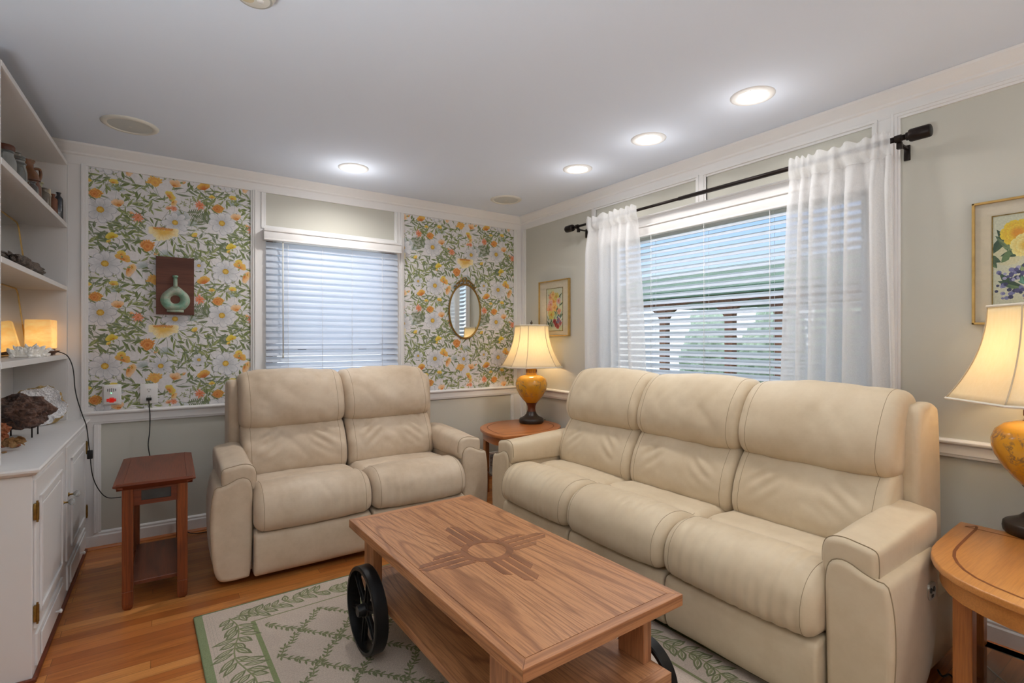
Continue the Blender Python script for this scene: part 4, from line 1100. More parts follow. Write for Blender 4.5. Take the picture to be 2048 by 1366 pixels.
def table_lamp(label, loc, rz, power):
    t = thing('table_lamp', label, 'lamp', loc, rz)
    b = MB(); b.lathe([(0, 0), (.098, 0), (.104, .006), (.106, .02), (.104, .036), (.098, .042), (.088, .046), (.062, .060), (.046, .078), (.038, .1)], n=48); b.build('foot', M['lampdark'], t, angle=50)
    b = MB(); b.lathe([(.038, .1), (.034, .12), (.036, .145), (.046, .168), (.052, .176)], n=40, caps=False); b.build('stem', M['lampbrown'], t, smooth=True)
    b = MB(); b.lathe([(.05, .176), (.054, .18), (.075, .202), (.104, .24), (.128, .285), (.137, .32), (.137, .345), (.126, .378), (.1, .402), (.066, .413), (.05, .416)], n=56, caps=False); b.build('body', M['ginger'], t, smooth=True)
    b = MB(); b.lathe([(.044, .414), (.047, .416), (.047, .424), (.044, .428), (.044, .468), (.047, .472), (.047, .482), (.03, .486), (.012, .49), (.012, .53), (0, .53)], n=40); nk = b.build('neck', M['ginger'], t, angle=40)
    b = MB()
    for k in range(9):
        a = 2 * PI * k / 9; A = Matrix.Rotation(a, 4, 'Z')
        sq = [(.0455, y, z) for y, z in ((-.011, .434), (.011, .434), (.011, .462), (-.011, .462), (-.011, .434))]
        b.tube([A @ Vector(p) for p in sq], .0016, 5); sq = [(.0455, y, z) for y, z in ((-.005, .442), (.005, .442), (.005, .455), (-.005, .455), (-.005, .442))]
        b.tube([A @ Vector(p) for p in sq], .0013, 5)
    b.build('fretwork', M['lampbrown'], nk)
    # cut-corner bell shade
    def ring(hw, cut, z):
        c = [(hw, -hw + cut), (hw, hw - cut), (hw - cut, hw), (-hw + cut, hw), (-hw, hw - cut), (-hw, -hw + cut), (-hw + cut, -hw), (hw - cut, -hw)]
        pts = []
        for i in range(8):
            a, d = c[i], c[(i + 1) % 8]
            for k in range(4): pts.append((a[0] + (d[0] - a[0]) * k / 4, a[1] + (d[1] - a[1]) * k / 4, z))
        return pts
    rows = []; zs = np.linspace(.485, .84, 16)
    def hwf(z):
        u = (z - .485) / .355; return .230 - .104 * (1 - (1 - u) ** 2.1)
    for z in zs: rows.append(ring(hwf(z), hwf(z) * .42, z))
    b = MB(); b.grid(rows, close=True); sh = b.build('lamp_shade', M['shade'], t, angle=25)
    sd = sh.modifiers.new('s', 'SOLIDIFY'); sd.thickness = .0012
    for i, (z, nm) in enumerate(((.485, 'bottom_trim'), (.84, 'top_trim'))):
        hw = hwf(z) + .001; c = ring(hw, hw * .42, z)[::4]
        b = MB(); b.tube(c, .0055, 6, closed=True); b.build(nm, M['shadetrim'], sh)
    for i in range(8):
        pts = [Vector(ring(hwf(z) + .0015, hwf(z) * .42, z)[i * 4]) for z in zs]
        b = MB(); b.tube(pts, .0026, 6); b.build('rib', M['shaderib'], sh, smooth=True)
    b = MB(); b.lathe([(0, 0), (.014, 0), (.016, .012), (.028, .045), (.03, .07), (.02, .092), (0, .10)], (0, 0, .535), 20); b.build('bulb', M['bulb'], t, smooth=True)
    b = MB(); b.tube([(.0, -.06, .52), (0, -.07, .62), (0, -.05, .78), (0, 0, .845), (0, .05, .78), (0, .07, .62), (0, .06, .52)], .002, 6); b.build('harp', M['brass'], t, smooth=True)
    b = MB(); b.tube([(-.125, 0, .838), (.125, 0, .838)], .0018, 6); b.build('spider_bar', M['brass'], t, smooth=True)
    b = MB(); b.lathe([(0, .84), (.009, .842), (.006, .852), (.01, .858), (.012, .864), (.006, .872), (.003, .884), (0, .887)], n=16); b.build('finial', M['lampdark'], t, smooth=True)
    L = bpy.data.lights.new('lamp_bulb_light', 'POINT'); L.energy = power; L.color = (1, .88, .70); L.shadow_soft_size = .05
    lo = bpy.data.objects.new('lamp_bulb_light', L); col.objects.link(lo); lo.parent = t; lo.location = (0, 0, .66)
    return t
table_lamp('lit mustard urn table lamp on the corner end table', (-.215, -.455, .5551), math.radians(-16), 2.2)
table_lamp('lit mustard urn table lamp cut off by the right edge, on the bow-front end table', (-.222, -3.560, .5551), math.radians(-40), 1.7)

# ================================================================== CURTAINS AND ROD
rod = thing('curtain_rod', 'dark bronze curtain rod with drum finials over the wide window', 'curtain rod', (-.11, -2.0, 2.18))
def rl(o): return wl(o, rod)
b = MB(); b.tube([(-.11, -3.12, 2.178), (-.11, -1.9, 2.178)], .0125, 16); rl(b.build('rod', M['blackmetal'], smooth=True))
b = MB(); b.tube([(-.11, -1.9, 2.178), (-.11, -.88, 2.178)], .0095, 16); rl(b.build('rod', M['blackmetal'], smooth=True))
for y, s_ in ((-3.12, -1), (-.88, 1)):
    A = Matrix.Translation((-.11, y, 2.178)) @ Matrix.Rotation(s_ * -PI / 2, 4, 'X')
    b = MB(); b.lathe([(0, -.004), (.018, -.004), (.018, .004), (.026, .008), (.028, .014), (.028, .078), (.025, .084), (.02, .086), (0, .086)], n=28, M=A); rl(b.build('finial', M['blackmetal'], angle=40))
for y in (-3.085, -.925):
    b = MB(); b.box(-.012, 0, y - .012, y + .012, 2.10, 2.17, .002); b.box(-.10, 0, y - .008, y + .008, 2.150, 2.160, .002)
    b.tube([(-.11, y - .012, 2.178), (-.11, y + .012, 2.178)], .0165, 16); b.box(-.105, -.085, y - .01, y + .01, 2.135, 2.165, .002)
    rl(b.build('bracket', M['blackmetal'], angle=40))
def sheer():
    m = NT('white_sheer_linen'); v = m.coord((1, 1, 1))
    wv = m.noise(m.coord((1, 3, 60)), 40, 2); wv2 = m.noise(m.coord((1, 60, 3)), 40, 2)
    m.base(lin((246, 246, 248))); m.set(Roughness=.85)
    tr = m.n('ShaderNodeBsdfTranslucent'); tr.inputs[0].default_value = lin((250, 247, 244))
    tp = m.n('ShaderNodeBsdfTransparent')
    mx = m.n('ShaderNodeMixShader'); mx.inputs[0].default_value = .45
    m.l(m.b.outputs[0], mx.inputs[1]); m.l(tr.outputs[0], mx.inputs[2])
    f = m.math('MULTIPLY', m.math('ADD', wv, wv2), .24)
    m2 = m.n('ShaderNodeMixShader'); m.l(f, m2.inputs[0]); m.l(mx.outputs[0], m2.inputs[1]); m.l(tp.outputs[0], m2.inputs[2])
    m.l(m2.outputs[0], m.out.inputs[0]); return m.m
M['sheer'] = sheer()
def curtain(label, y0, y1, yb0, yb1, nf, seed):
    """y0 far edge, y1 near edge at the rod; yb at the hem"""
    R = random.Random(seed); rows = []
    amp = [R.uniform(.6, 1.25) for _ in range(nf + 2)]; ph = R.uniform(0, 6)
    NU, NV = nf * 18, 44
    zt, zb = 2.214, .70
    for j in range(NV + 1):
        t = j / NV; z = zt - (zt - zb) * t; row = []
        k = min(1, max(0, (t - .05) / .12)); A0 = .012 + .026 * k
        for i in range(NU + 1):
            u = i / NU; ya = y0 + (y1 - y0) * u; yb = yb0 + (yb1 - yb0) * u
            tt = t ** 1.1; y = ya + (yb - ya) * tt
            fph = u * nf * 2 * PI + ph + 1.5 * math.sin(u * 7 + seed) + .5 * math.sin(t * 2.6 + u * 9) + .6 * math.sin(u * 17 + seed * 2)
            a = A0 * amp[min(nf, int(u * nf))]
            x = -.112 + a * math.sin(fph) + .003 * math.sin(u * 61 + t * 7)
            y += .35 * a * math.sin(2 * fph) * .3
            if t < .05: x = -.1285 - .007 * (1 + math.sin(fph * 1.6 + 2 * math.sin(u * 6)))
            row.append((x, y, z + (.006 * math.sin(fph * 1.6 + 2 * math.sin(u * 6)) + .004 * math.sin(u * 23) if j == 0 else 0)))
        rows.append(row)
    b = MB(); b.grid(rows); o = b.build('curtain', M['sheer'], None, smooth=True, recalc=False)
    tag(o, label, 'curtain')
    # stitched rod pocket
    b = MB(); b.tube([Vector(p) + Vector((-.0015, 0, 0)) for p in rows[3]], .0012, 5); b.build('pocket_seam', M['sheer'], o, smooth=True)
    return o
curtain('white sheer curtain panel at the far end of the rod, next to the small picture', -1.05, -1.56, -1.03, -1.62, 5, 2)
curtain('white sheer curtain panel at the near end of the rod, by the big picture', -2.61, -3.06, -2.565, -3.09, 6, 5)

# ================================================================== BUILT-IN BOOKCASE, BASE CABINET, COUNTERTOP
bc = thing('built_in_bookcase', 'tall white built-in bookcase with open shelves at the left edge', 'bookcase', (-3.312, -.003, 0), math.radians(-1.7))
D = .232; YE = -1.338
b = MB(); b.box(-D, 0, -.016, -.001, .796, 2.323); b.build('side_panel', M['trim'], bc, bev=.0015)
b = MB(); b.box(-D, 0, YE, YE + .018, .796, 2.323); b.build('side_panel', M['trim'], bc, bev=.0015)
b = MB(); b.box(-D - .008, -D, YE, -.001, .796, 2.323)
for k in range(1, 8): b.box(-D, -D + .0012, YE + .15 * k, YE + .15 * k + .003, .796, 2.3)
b.build('back_panel', M['trim'], bc)
for z0, z1 in ((2.30, 2.323), (1.931, 1.957), (1.560, 1.584), (1.158, 1.184)):
    b = MB(); b.box(-D, .002, YE + .018, -.016, z0, z1); b.build('shelf', M['trim'], bc, bev=.002)
bcab = thing('base_cabinet', 'white base cabinet with two panelled doors under the bookcase', 'cabinet', (-3.232, -.003, 0), math.radians(-.7))
CY = -1.425
b = MB(); b.box(-.36, 0, CY, -.001, 0, .765); b.build('cabinet_body', M['trim'], bcab, bev=.002)
b = MB(); b.box(0, .014, CY, -.02, 0, .016); b.box(-.3, .014, CY - .014, CY, 0, .016); b.build('shoe_moulding', M['cherry_y'], bcab, bev=.004)
M['knobglass'] = simple('crystal_knob', (245, 250, 250), .05, trans=.7, ior=1.5)
for (y0, y1, p0, p1, kn, hy) in ((-1.398, -.80, -1.350, -.868, -.828, -1.402), (-.70, -.035, -.60, -.13, -.672, -.030)):
    dr = thing('door', None, None, (0, 0, 0)); dr.parent = bcab
    b = MB(); b.box(.0, .008, y0, y1, .185, .742)
    dm = b.build('door_panel', M['trim'], dr, bev=.0015)
    z0, z1 = .225, .672
    b = MB()
    b.box(.008, .016, p0, p1, z0, z0 + .014); b.box(.008, .016, p0, p1, z1 - .014, z1); b.box(.008, .016, p0, p0 + .014, z0, z1); b.box(.008, .016, p1 - .014, p1, z0, z1)
    b.box(.008, .013, p0 + .04, p1 - .04, z0 + .04, z1 - .04, .004)
    b.build('raised_moulding', M['trim'], dr, bev=.003)
    b = MB(); A = Matrix.Translation((.008, kn, .505)) @ Matrix.Rotation(PI / 2, 4, 'Y')
    b.lathe([(0, 0), (.010, 0), (.010, .003), (.004, .006), (.004, .022)], n=16, M=A); kp = b.build('knob_stem', M['brass'], dr, smooth=True)
    b = MB(); b.lathe([(0, .02), (.008, .02), (.016, .03), (.016, .038), (.009, .045), (0, .046)], n=8, M=A); b.build('knob', M['knobglass'], dr)
    for z in (.625, .243):
        b = MB(); b.tube([(.0115, hy, z - .032), (.0115, hy, z + .032)], .0055, 10); b.tube([(.0115, hy, z - .040), (.0115, hy, z - .032)], .0035, 8); b.tube([(.0115, hy, z + .032), (.0115, hy, z + .040)], .0035, 8)
        b.box(.001, .0095, hy - .009, hy + .009, z - .03, z + .03, .001); b.build('hinge', M['brass'], dr, angle=40)
    dw = thing('drawer', None, None); dw.parent = bcab
    b = MB(); b.box(0, .008, y0 + .02, y1 - .02, .035, .155); b.box(.008, .014, y0 + .07, y1 - .05, .05, .14, .003); b.build('drawer_front', M['trim'], dw, bev=.002)
    b = MB(); A = Matrix.Translation((.014, (y0 + y1) / 2 + .05, .09)) @ Matrix.Rotation(PI / 2, 4, 'Y')
    b.lathe([(0, 0), (.004, 0), (.004, .01), (.009, .014), (.009, .02), (0, .023)], n=14, M=A); b.build('knob', M['plastic'], dw, smooth=True)
b = MB()
prof_ = [(.0, .7652), (.012, .768), (.018, .776), (.024, .780), (.026, .788), (.022, .795)]
rows = []
for d_, z_ in prof_: rows.append([(-.37, -.003, z_), (d_, -.003, z_), (d_, CY - d_, z_), (-.37, CY - d_, z_)])
b.grid(rows, close=True); b.bm.faces.new(b.V[0]); b.bm.faces.new(b.V[-1])
o = b.build('countertop', M['trim'], None, angle=40); o.location = (-3.232, -.003, 0); o.rotation_euler = (0, 0, math.radians(-.7))
tag(o, 'white painted countertop with rounded front edge on the base cabinet', 'countertop')

# ------------------------------------------------------------------ minerals and vessels
def rock_mat(name, cols, scale=14, rough=.6, bump=.6, spark=0., rs=None):
    m = NT(name); v = m.coord(); n = m.noise(v, scale, 6, .7, .4)
    m.base(m.ramp(n, [(.3 + .4 * i / (len(cols) - 1), lin(c)) for i, c in enumerate(cols)])); m.set(Roughness=rough)
    if spark:
        vo = m.n('ShaderNodeTexVoronoi'); vo.inputs['Scale'].default_value = 160; m.l(v, vo.inputs['Vector'])
        m.l(m.ramp(vo.outputs[1] if False else vo.outputs[0], [(.0, (.15, .15, .15, 1)), (.4, (.7, .7, .7, 1))]), m.b.inputs['Roughness'])
    m.bump(m.noise(v, scale * 5, 4, .7), bump, .01); return m.m
def rock(name, c, r, mat, parent=None, seed=1, amp=.25, sc=3., sub=5, flat=None, rot=0., mats=None, func=None, ridged=False):
    bm = bmesh.new(); bmesh.ops.create_icosphere(bm, subdivisions=sub, radius=1)
    for v in bm.verts:
        p = v.co.copy(); n = 0; f = sc; a = amp
        for k in range(4):
            q_ = mnoise.noise(p * f + Vector((seed * 5.1, k * 3.3, seed)))
            n += a * ((abs(q_) * 2 - .5) if ridged else q_); f *= 2.1; a *= .5
        p = p * (1 + n)
        if func: p = func(v.co, p)
        v.co = Vector((p.x * r[0], p.y * r[1], max(p.z * r[2], flat if flat is not None else -99)))
    if rot: bmesh.ops.rotate(bm, cent=(0, 0, 0), matrix=Matrix.Rotation(rot, 3, 'Z'), verts=bm.verts)
    me = bpy.data.meshes.new(name); bm.to_mesh(me); bm.free()
    o = link(name, me, mats or mat, parent); o.location = c
    return o
def crystals(bm, c, n, L, W, spread, seed, up=(0, 0, 1), R0=.05, flatz=None, ell=(1, 1)):
    R = random.Random(seed)
    for i in range(n):
        a = R.uniform(0, 2 * PI); rr = R0 * math.sqrt(R.random())
        p = Vector((c[0] + rr * math.cos(a) * ell[0], c[1] + rr * math.sin(a) * ell[1], c[2]))
        d = (Vector(up) + Vector((math.cos(a), math.sin(a), 0)) * spread * R.uniform(.3, 1.2) + Vector((R.uniform(-.3, .3), R.uniform(-.3, .3), 0))).normalized()
        l = L * R.uniform(.5, 1.2) * (1.15 - rr / R0 * .5); w = W * R.uniform(.6, 1.3)
        q_ = d.to_track_quat('Z', 'Y').to_matrix().to_4x4(); A = Matrix.Translation(p) @ q_
        bm.lathe([(w * .9, 0), (w, l * .75), (0, l)], n=6, M=A)
ctr = Vector((0, 0, 0))
M['agate'] = rock_mat('tan_geode_rind', [(150, 112, 58), (196, 166, 108), (222, 204, 160)], 8, .7)
M['quartzwhite'] = rock_mat('white_quartz_druse', [(226, 220, 218), (246, 243, 243), (254, 254, 254)], 12, .5, .2)
def geof(n0, p):
    f = Vector((.55, -.80, .22)).normalized(); d = n0.dot(f)
    if d > .30:
        cut = .30 + (d - .30) * -.55; p = p - f * (p.dot(f) - cut) * .92
        p = p + f * .09 * (abs(mnoise.noise(n0 * 11)) + .6 * abs(mnoise.noise(n0 * 23)) - .2)
    return p
g = rock('geode', (-3.415, -.155, .795 + .1), (.125, .105, .108), None, None, 4, .22, 1.6, 6, -.098, mats=[M['agate'], M['quartzwhite']], func=geof)
me = g.data; f = Vector((.55, -.80, .22)).normalized()
bm_ = bmesh.new(); bm_.from_mesh(me)
ico = bmesh.new(); bmesh.ops.create_icosphere(ico, subdivisions=6, radius=1); ico.verts.ensure_lookup_table(); bm_.verts.ensure_lookup_table()
for fc in bm_.faces:
    fc.material_index = 1 if all(ico.verts[v.index].co.dot(f) > .30 + .07 * mnoise.noise(ico.verts[v.index].co * 6) for v in fc.verts) else 0
bm_.to_mesh(me); bm_.free(); ico.free()
tag(g, 'large white sparkling geode with tan rind at the back of the countertop', 'geode')
M['darkrock'] = rock_mat('dark_garnet_rock', [(52, 44, 44), (84, 66, 60), (128, 94, 78), (72, 70, 76)], 16, .35, 1., spark=1)
M['rustrock'] = rock_mat('rust_crystal_rock', [(130, 66, 34), (176, 98, 56), (196, 140, 100)], 22, .35, 1., spark=1)
M['goldrock'] = rock_mat('golden_rose_rock', [(128, 84, 44), (176, 130, 78), (208, 172, 120)], 22, .5, 1.)
t = thing('mineral_specimen', 'dark glittering rock slab on a black wire stand on the countertop', 'rock', (-3.425, -.60, .7955))
rock('rock', (0, 0, .125), (.105, .17, .082), M['darkrock'], t, 7, .3, 1.8, 5, rot=.5)
b = MB()
for x, y in ((.055, -.04), (.06, .07), (-.05, -.02), (-.04, .08)): b.tube([(x, y, 0), (x, y, .06), (x * .6, y * .9, .066)], .0032, 6)
b.tube([(.055, -.04, .058), (.06, .07, .058), (-.04, .08, .058), (-.05, -.02, .058)], .003, 6, closed=True); b.build('wire_stand', M['blackmetal'], t, smooth=True)
t = thing('mineral_specimen', 'rust-red double-lobed crystal rock at the near end of the countertop', 'rock', (-3.44, -.86, .7955))
rock('upper_lobe', (0, 0, .078), (.032, .034, .028), M['rustrock'], t, 3, .3, 3, 4); rock('lower_lobe', (.0, -.005, .031), (.030, .032, .034), M['rustrock'], t, 5, .3, 3, 4)
b = MB(); R = random.Random(3)
for k in range(16):
    A = Matrix.Translation((R.uniform(-.028, .028), R.uniform(-.03, .03), R.uniform(.016, .048))) @ Matrix.Rotation(R.uniform(0, 6), 4, 'Z') @ Matrix.Rotation(R.uniform(-1.4, 1.4), 4, 'X') @ Matrix.Rotation(R.uniform(-1, 1), 4, 'Y')
    b.lathe([(0, -.003), (.014 * R.uniform(.7, 1.2), -.0015), (.017 * R.uniform(.7, 1.2), 0), (.014, .0015), (0, .003)], n=9, M=A)
o = b.build('desert_rose', M['goldrock']); o.location = (-3.375, -.985, .7955); tag(o, 'small golden desert rose crystal near the cabinet corner on the countertop', 'crystal')
o = rock('pebble', (-3.385, -.90, .803), (.018, .018, .008), M['rustrock'], None, 8, .3, 3, 3); tag(o, 'small brown stone chip behind the desert rose on the countertop', 'stone')
o = rock('pebble', (-3.395, -1.035, .799), (.009, .007, .004), M['goldrock'], None, 9, .3, 3, 3); tag(o, 'tiny tan stone crumb in front of the desert rose', 'stone')
# middle shelf: clear quartz, dish, glowing lamp, mirrors
M['quartz'] = simple('clear_quartz', (244, 240, 234), .2, emit=(255, 244, 228), estr=.06)  # faint emission added to keep the crystals pale, not a light source
b = MB(); crystals(b, (0, 0, .012), 70, .055, .0085, .8, 4, R0=.12, ell=(.45, 1.55)); crystals(b, (0, 0, .004), 50, .03, .010, 1.5, 9, R0=.13, ell=(.5, 1.6))
b.lathe([(.0, 0), (.9, 0), (1., .006), (.8, .014), (0, .018)], n=24, M=Matrix.Diagonal((.06, .20, 1, 1)))
o = b.build('quartz_cluster', M['quartz']); o.location = (-3.40, -.52, 1.1845); tag(o, 'clear quartz crystal cluster on the lowest bookcase shelf', 'crystal')
b = MB(); b.lathe([(0, 0), (.03, 0), (.034, .004), (.058, .020), (.062, .026), (.058, .025), (.03, .010), (0, .009)], n=32)
o = b.build('wooden_dish', simple('brown_turned_wood', (106, 72, 54), .35, var=.3, vscale=40), smooth=True); o.location = (-3.378, -.235, 1.1845); tag(o, 'small brown wooden dish with pale stones beside the quartz cluster', 'dish')
R = random.Random(8)
for k in range(5):
    o = rock('tumbled_stone', (-3.378 + R.uniform(-.025, .025), -.235 + R.uniform(-.025, .025), 1.1845 + .022 + R.uniform(0, .006)), (.013, .011, .009), M['quartzwhite'], None, k + 3, .2, 2, 3)
    tag(o, 'pale tumbled stone heaped in the small brown dish', 'stone', 'pale stones in the dish')
t = thing('stone_lamp', 'glowing amber square stone lamp on the lowest bookcase shelf', 'lamp', (-3.412, -.115, 1.1845), math.radians(-8))
def glow():
    m = NT('glowing_amber_onyx'); v = m.coord(); n = m.noise(m.coord((1, 1, 2.2)), 9, 4, .6)
    m.base(m.ramp(n, [(.3, lin((214, 150, 84))), (.7, lin((240, 196, 130)))])); m.set(Roughness=.4)
    # brightness falls off with distance from the bulb inside
    vm = m.n('ShaderNodeVectorMath', operation='DISTANCE'); m.l(v, vm.inputs[0]); vm.inputs[1].default_value = (0, -.0, .085)
    fall = m.math('POWER', m.math('SUBTRACT', 1.18, m.math('MULTIPLY', vm.outputs['Value'], 7.2), clamp=True), 1.7)
    m.l(m.ramp(n, [(.3, lin((248, 176, 84))), (.7, lin((255, 206, 128)))]), m.b.inputs['Emission Color'])
    m.l(m.math('ADD', m.math('MULTIPLY', fall, .85), .42), m.b.inputs['Emission Strength'])
    return m.m
b = MB(); b.box(-.056, .056, -.056, .056, .036, .198, .006); b.build('stone_block', glow(), t, angle=40)
b = MB(); b.box(-.05, .05, -.05, .05, 0, .036, .004); b.build('wooden_base', simple('dark_wood_plinth', (84, 54, 36), .5, var=.2), t, angle=40)
for z0, ht, lab in ((1.5845, .338, 'gold-framed mirror leaning at the back of the second bookcase shelf, above the glowing lamp shelf'), (1.1845, .368, 'gold-framed mirror behind the glowing stone lamp on the lowest shelf')):
    t = thing('shelf_mirror', lab, 'mirror', (-3.53, -.62, z0), math.radians(-1.7))
    tilt = Matrix.Rotation(math.radians(-6.5), 4, 'Y')
    hw = .56; c = .03
    outl_ = [(-hw, 0), (hw, 0), (hw, ht - c), (hw - .010, ht - .010), (hw - c, ht), (-hw + c, ht), (-hw + .01, ht - .01), (-hw, ht - c)]
    T2 = Matrix.Translation((.034, 0, .005)) @ tilt
    b = MB(); b.tube([T2 @ Vector((0, y, z)) for y, z in outl_], .0048, 8, closed=True); b.build('gold_frame', M['goldframe'], t, smooth=True)
    b = MB(); b.prism([(y * .995, z) for y, z in outl_], -.001, .001, 'x'); bmesh.ops.transform(b.bm, matrix=T2, verts=b.bm.verts); b.build('mirror_glass', M['mirror'], t)
o = rock('petrified_wood', (-3.415, -.66, 1.5845 + .033), (.055, .42, .045), rock_mat('grey_black_bark_rock', [(38, 34, 34), (86, 76, 70), (140, 124, 112), (52, 46, 44)], 26, .5, 1.), None, 6, .32, 1.4, 6, -.033, ridged=True)
tag(o, 'long dark grey crystalline rock lying on the second bookcase shelf', 'rock')
# vessels on the upper shelf
def vessel(name, label, x, y, prof, mat, handles=0, lid=None, group=None, zb=1.9575):
    t = thing(name, label, 'bottle' if 'bottle' in name else 'jar' if 'jar' in name else 'jug' if 'jug' in name else 'vase', (x, y, zb), 0, group)
    b = MB(); b.lathe(prof, n=32); b.build('body', mat, t, angle=50)
    top = prof[-1][1]
    for k in range(handles):
        s_ = 1 if k == 0 else -1; r = max(p[0] for p in prof)
        A = Matrix.Rotation(.5, 4, 'Z'); nk = min(p[0] for p in prof[2:])
        pts = [A @ Vector((s_ * (nk + .004), 0, top * .84)), A @ Vector((s_ * (nk + .03), 0, top * .86)), A @ Vector((s_ * (nk + .036), 0, top * .74)), A @ Vector((s_ * r * .93, 0, top * .62))]
        q_ = catmull(pts, 14, closed=False); b = MB(); b.tube([tuple(p) for p in q_], .0075, 8); b.build('handle', mat, t, smooth=True)
    if lid:
        b = MB(); b.lathe(lid[0], n=28); b.build('lid', lid[1], t, angle=50)
    return t
brown = simple('brown_salt_glaze', (122, 78, 46), .25, var=.45, vscale=14, coat=.4); dark = simple('blue_black_glass', (34, 36, 46), .08, coat=.6, spec=.8)
tan = simple('tan_glazed_clay', (168, 118, 76), .35, var=.3, vscale=18); clearg = simple('clear_jar_glass', (235, 240, 238), .05, trans=.85, ior=1.3)
greyg = simple('grey_green_glass', (120, 112, 100), .15, var=.35, vscale=20, coat=.4); brick = simple('brown_stoneware_bottle', (132, 84, 62), .4, var=.2, vscale=26)
def bprof(r, h, nr, nh, lip=1.35): return [(0, 0), (r * .92, 0), (r, .006), (r, h * .72), (r * .9, h * .80), (nr, h - nh), (nr, h - .008), (nr * lip, h - .006), (nr * lip, h - .001), (nr * .7, h)]
vessel('bottle', 'dark blue-black glass bottle, nearest the papered wall on the top shelf', -3.343, -.075, bprof(.021, .165, .009, .02), dark)
vessel('bottle', 'brown stoneware bottle beside the dark glass bottle on the top shelf', -3.358, -.135, bprof(.019, .140, .007, .02), brick)
b = MB(); b.box(-.012, .012, -.012, .012, 0, .150, .003); o = b.build('candle', simple('ivory_wax', (228, 214, 186), .5)); o.location = (-3.372, -.20, 1.9575); tag(o, 'ivory square candle standing among the bottles on the top shelf', 'candle')
vessel('jar', 'grey glass jar with dark neck on the top shelf, left of the ivory candle', -3.382, -.245, bprof(.028, .142, .014, .02), greyg)
vessel('jar', 'small pale green glass jar behind the grey jar on the top shelf', -3.42, -.17, bprof(.026, .188, .02, .02), simple('pale_green_glaze', (190, 186, 150), .3, var=.2, vscale=20))
vessel('jug', 'large glossy brown two-handled jug on the top shelf', -3.44, -.30, [(0, 0), (.034, 0), (.042, .02), (.048, .08), (.051, .15), (.047, .19), (.034, .215), (.026, .225), (.025, .25), (.032, .262), (.032, .268), (.02, .27)], brown, 2)
vessel('jar', 'brown banded glass jar in front of the large brown jug', -3.40, -.375, bprof(.028, .150, .018, .02), simple('brown_amber_glass', (120, 82, 66), .15, var=.4, vscale=22, coat=.4))
vessel('vase', 'tan clay vase with one handle behind the brown jug', -3.492, -.19, [(0, 0), (.022, 0), (.027, .06), (.029, .16), (.024, .215), (.016, .235), (.015, .255), (.022, .268), (.016, .27)], tan, 1)
vessel('jar', 'tall clear glass jar in the middle of the top shelf', -3.445, -.50, bprof(.036, .215, .028, .02, 1.1), clearg, lid=([(0, .216), (.030, .216), (.030, .226), (.012, .232), (.014, .244), (0, .246)], clearg))
vessel('jar', 'short clear glass jar beside the tall clear one on the top shelf', -3.425, -.62, bprof(.036, .165, .03, .015, 1.1), clearg)
vessel('jar', 'clear glass jar with a brown lid on the top shelf', -3.44, -.78, bprof(.04, .170, .03, .02, 1.1), clearg, lid=([(0, .17), (.034, .170), (.036, .176), (.036, .19), (.032, .196), (0, .198)], simple('brown_jar_lid', (92, 50, 34), .35)))
vessel('bottle', 'small cloudy glass bottle on the top shelf, left of the brown banded jar', -3.395, -.47, bprof(.024, .118, .012, .015), clearg)

# ================================================================== WALL PIECES
# teal bottle plaque
t = thing('wall_plaque', 'brown wooden plaque with a verdigris ring bottle, on the left wallpaper', 'wall plaque', (-2.778, 0, 1.62))
b = MB(); b.box(-.103, .103, -.028, -.0016, -.186, .186); b.build('board', wood('red_brown_board', (112, 68, 52), (98, 56, 42), (60, 32, 24), 'x', rings=6, rs=3, rough=.7, coat=0), t, bev=.0015)
M['verdigris'] = rock_mat('verdigris_glaze', [(84, 128, 108), (128, 168, 144), (174, 176, 158), (60, 140, 122)], 9, .45, .35)
b = MB()
n = 56; prof = catmull([(0, -.075), (.045, -.068), (.075, -.035), (.082, .0), (.07, .035), (.04, .066), (.018, .085), (0, .088), (-.018, .085), (-.04, .066), (-.07, .035), (-.082, .0), (-.075, -.035), (-.045, -.068)], n)
rows = []
for k in range(n):
    o_ = Vector((prof[k][0], 0, prof[k][1])); a = math.atan2(o_.z - .0, o_.x); i_ = Vector((.026 * math.cos(a), 0, .026 * math.sin(a)))
    row = []
    for j in range(9):
        u = j / 8; p = i_.lerp(o_, u); h = .028 + .020 * math.sin(PI * u) ** .6
        row.append((p.x, -h if 0 < j < 8 else -.026, p.z - .088))
    rows.append(row)
b.grid(rows + [rows[0]])
bmesh.ops.remove_doubles(b.bm, verts=b.bm.verts, dist=1e-5)
bo = b.build('ring_bottle', M['verdigris'], t, smooth=True)
b = MB(); b.lathe([(.016, .0), (.012, .018), (.011, .05), (.0105, .066), (.016, .068), (.016, .078), (.009, .08)], (0, -.032, -.012), 20); b.build('bottle_neck', M['verdigris'], bo, smooth=True)
b = MB(); b.tube([(-.046, -.036, -.164), (.046, -.036, -.164)], .0075, 10); b.build('bottle_foot', M['verdigris'], bo, smooth=True)
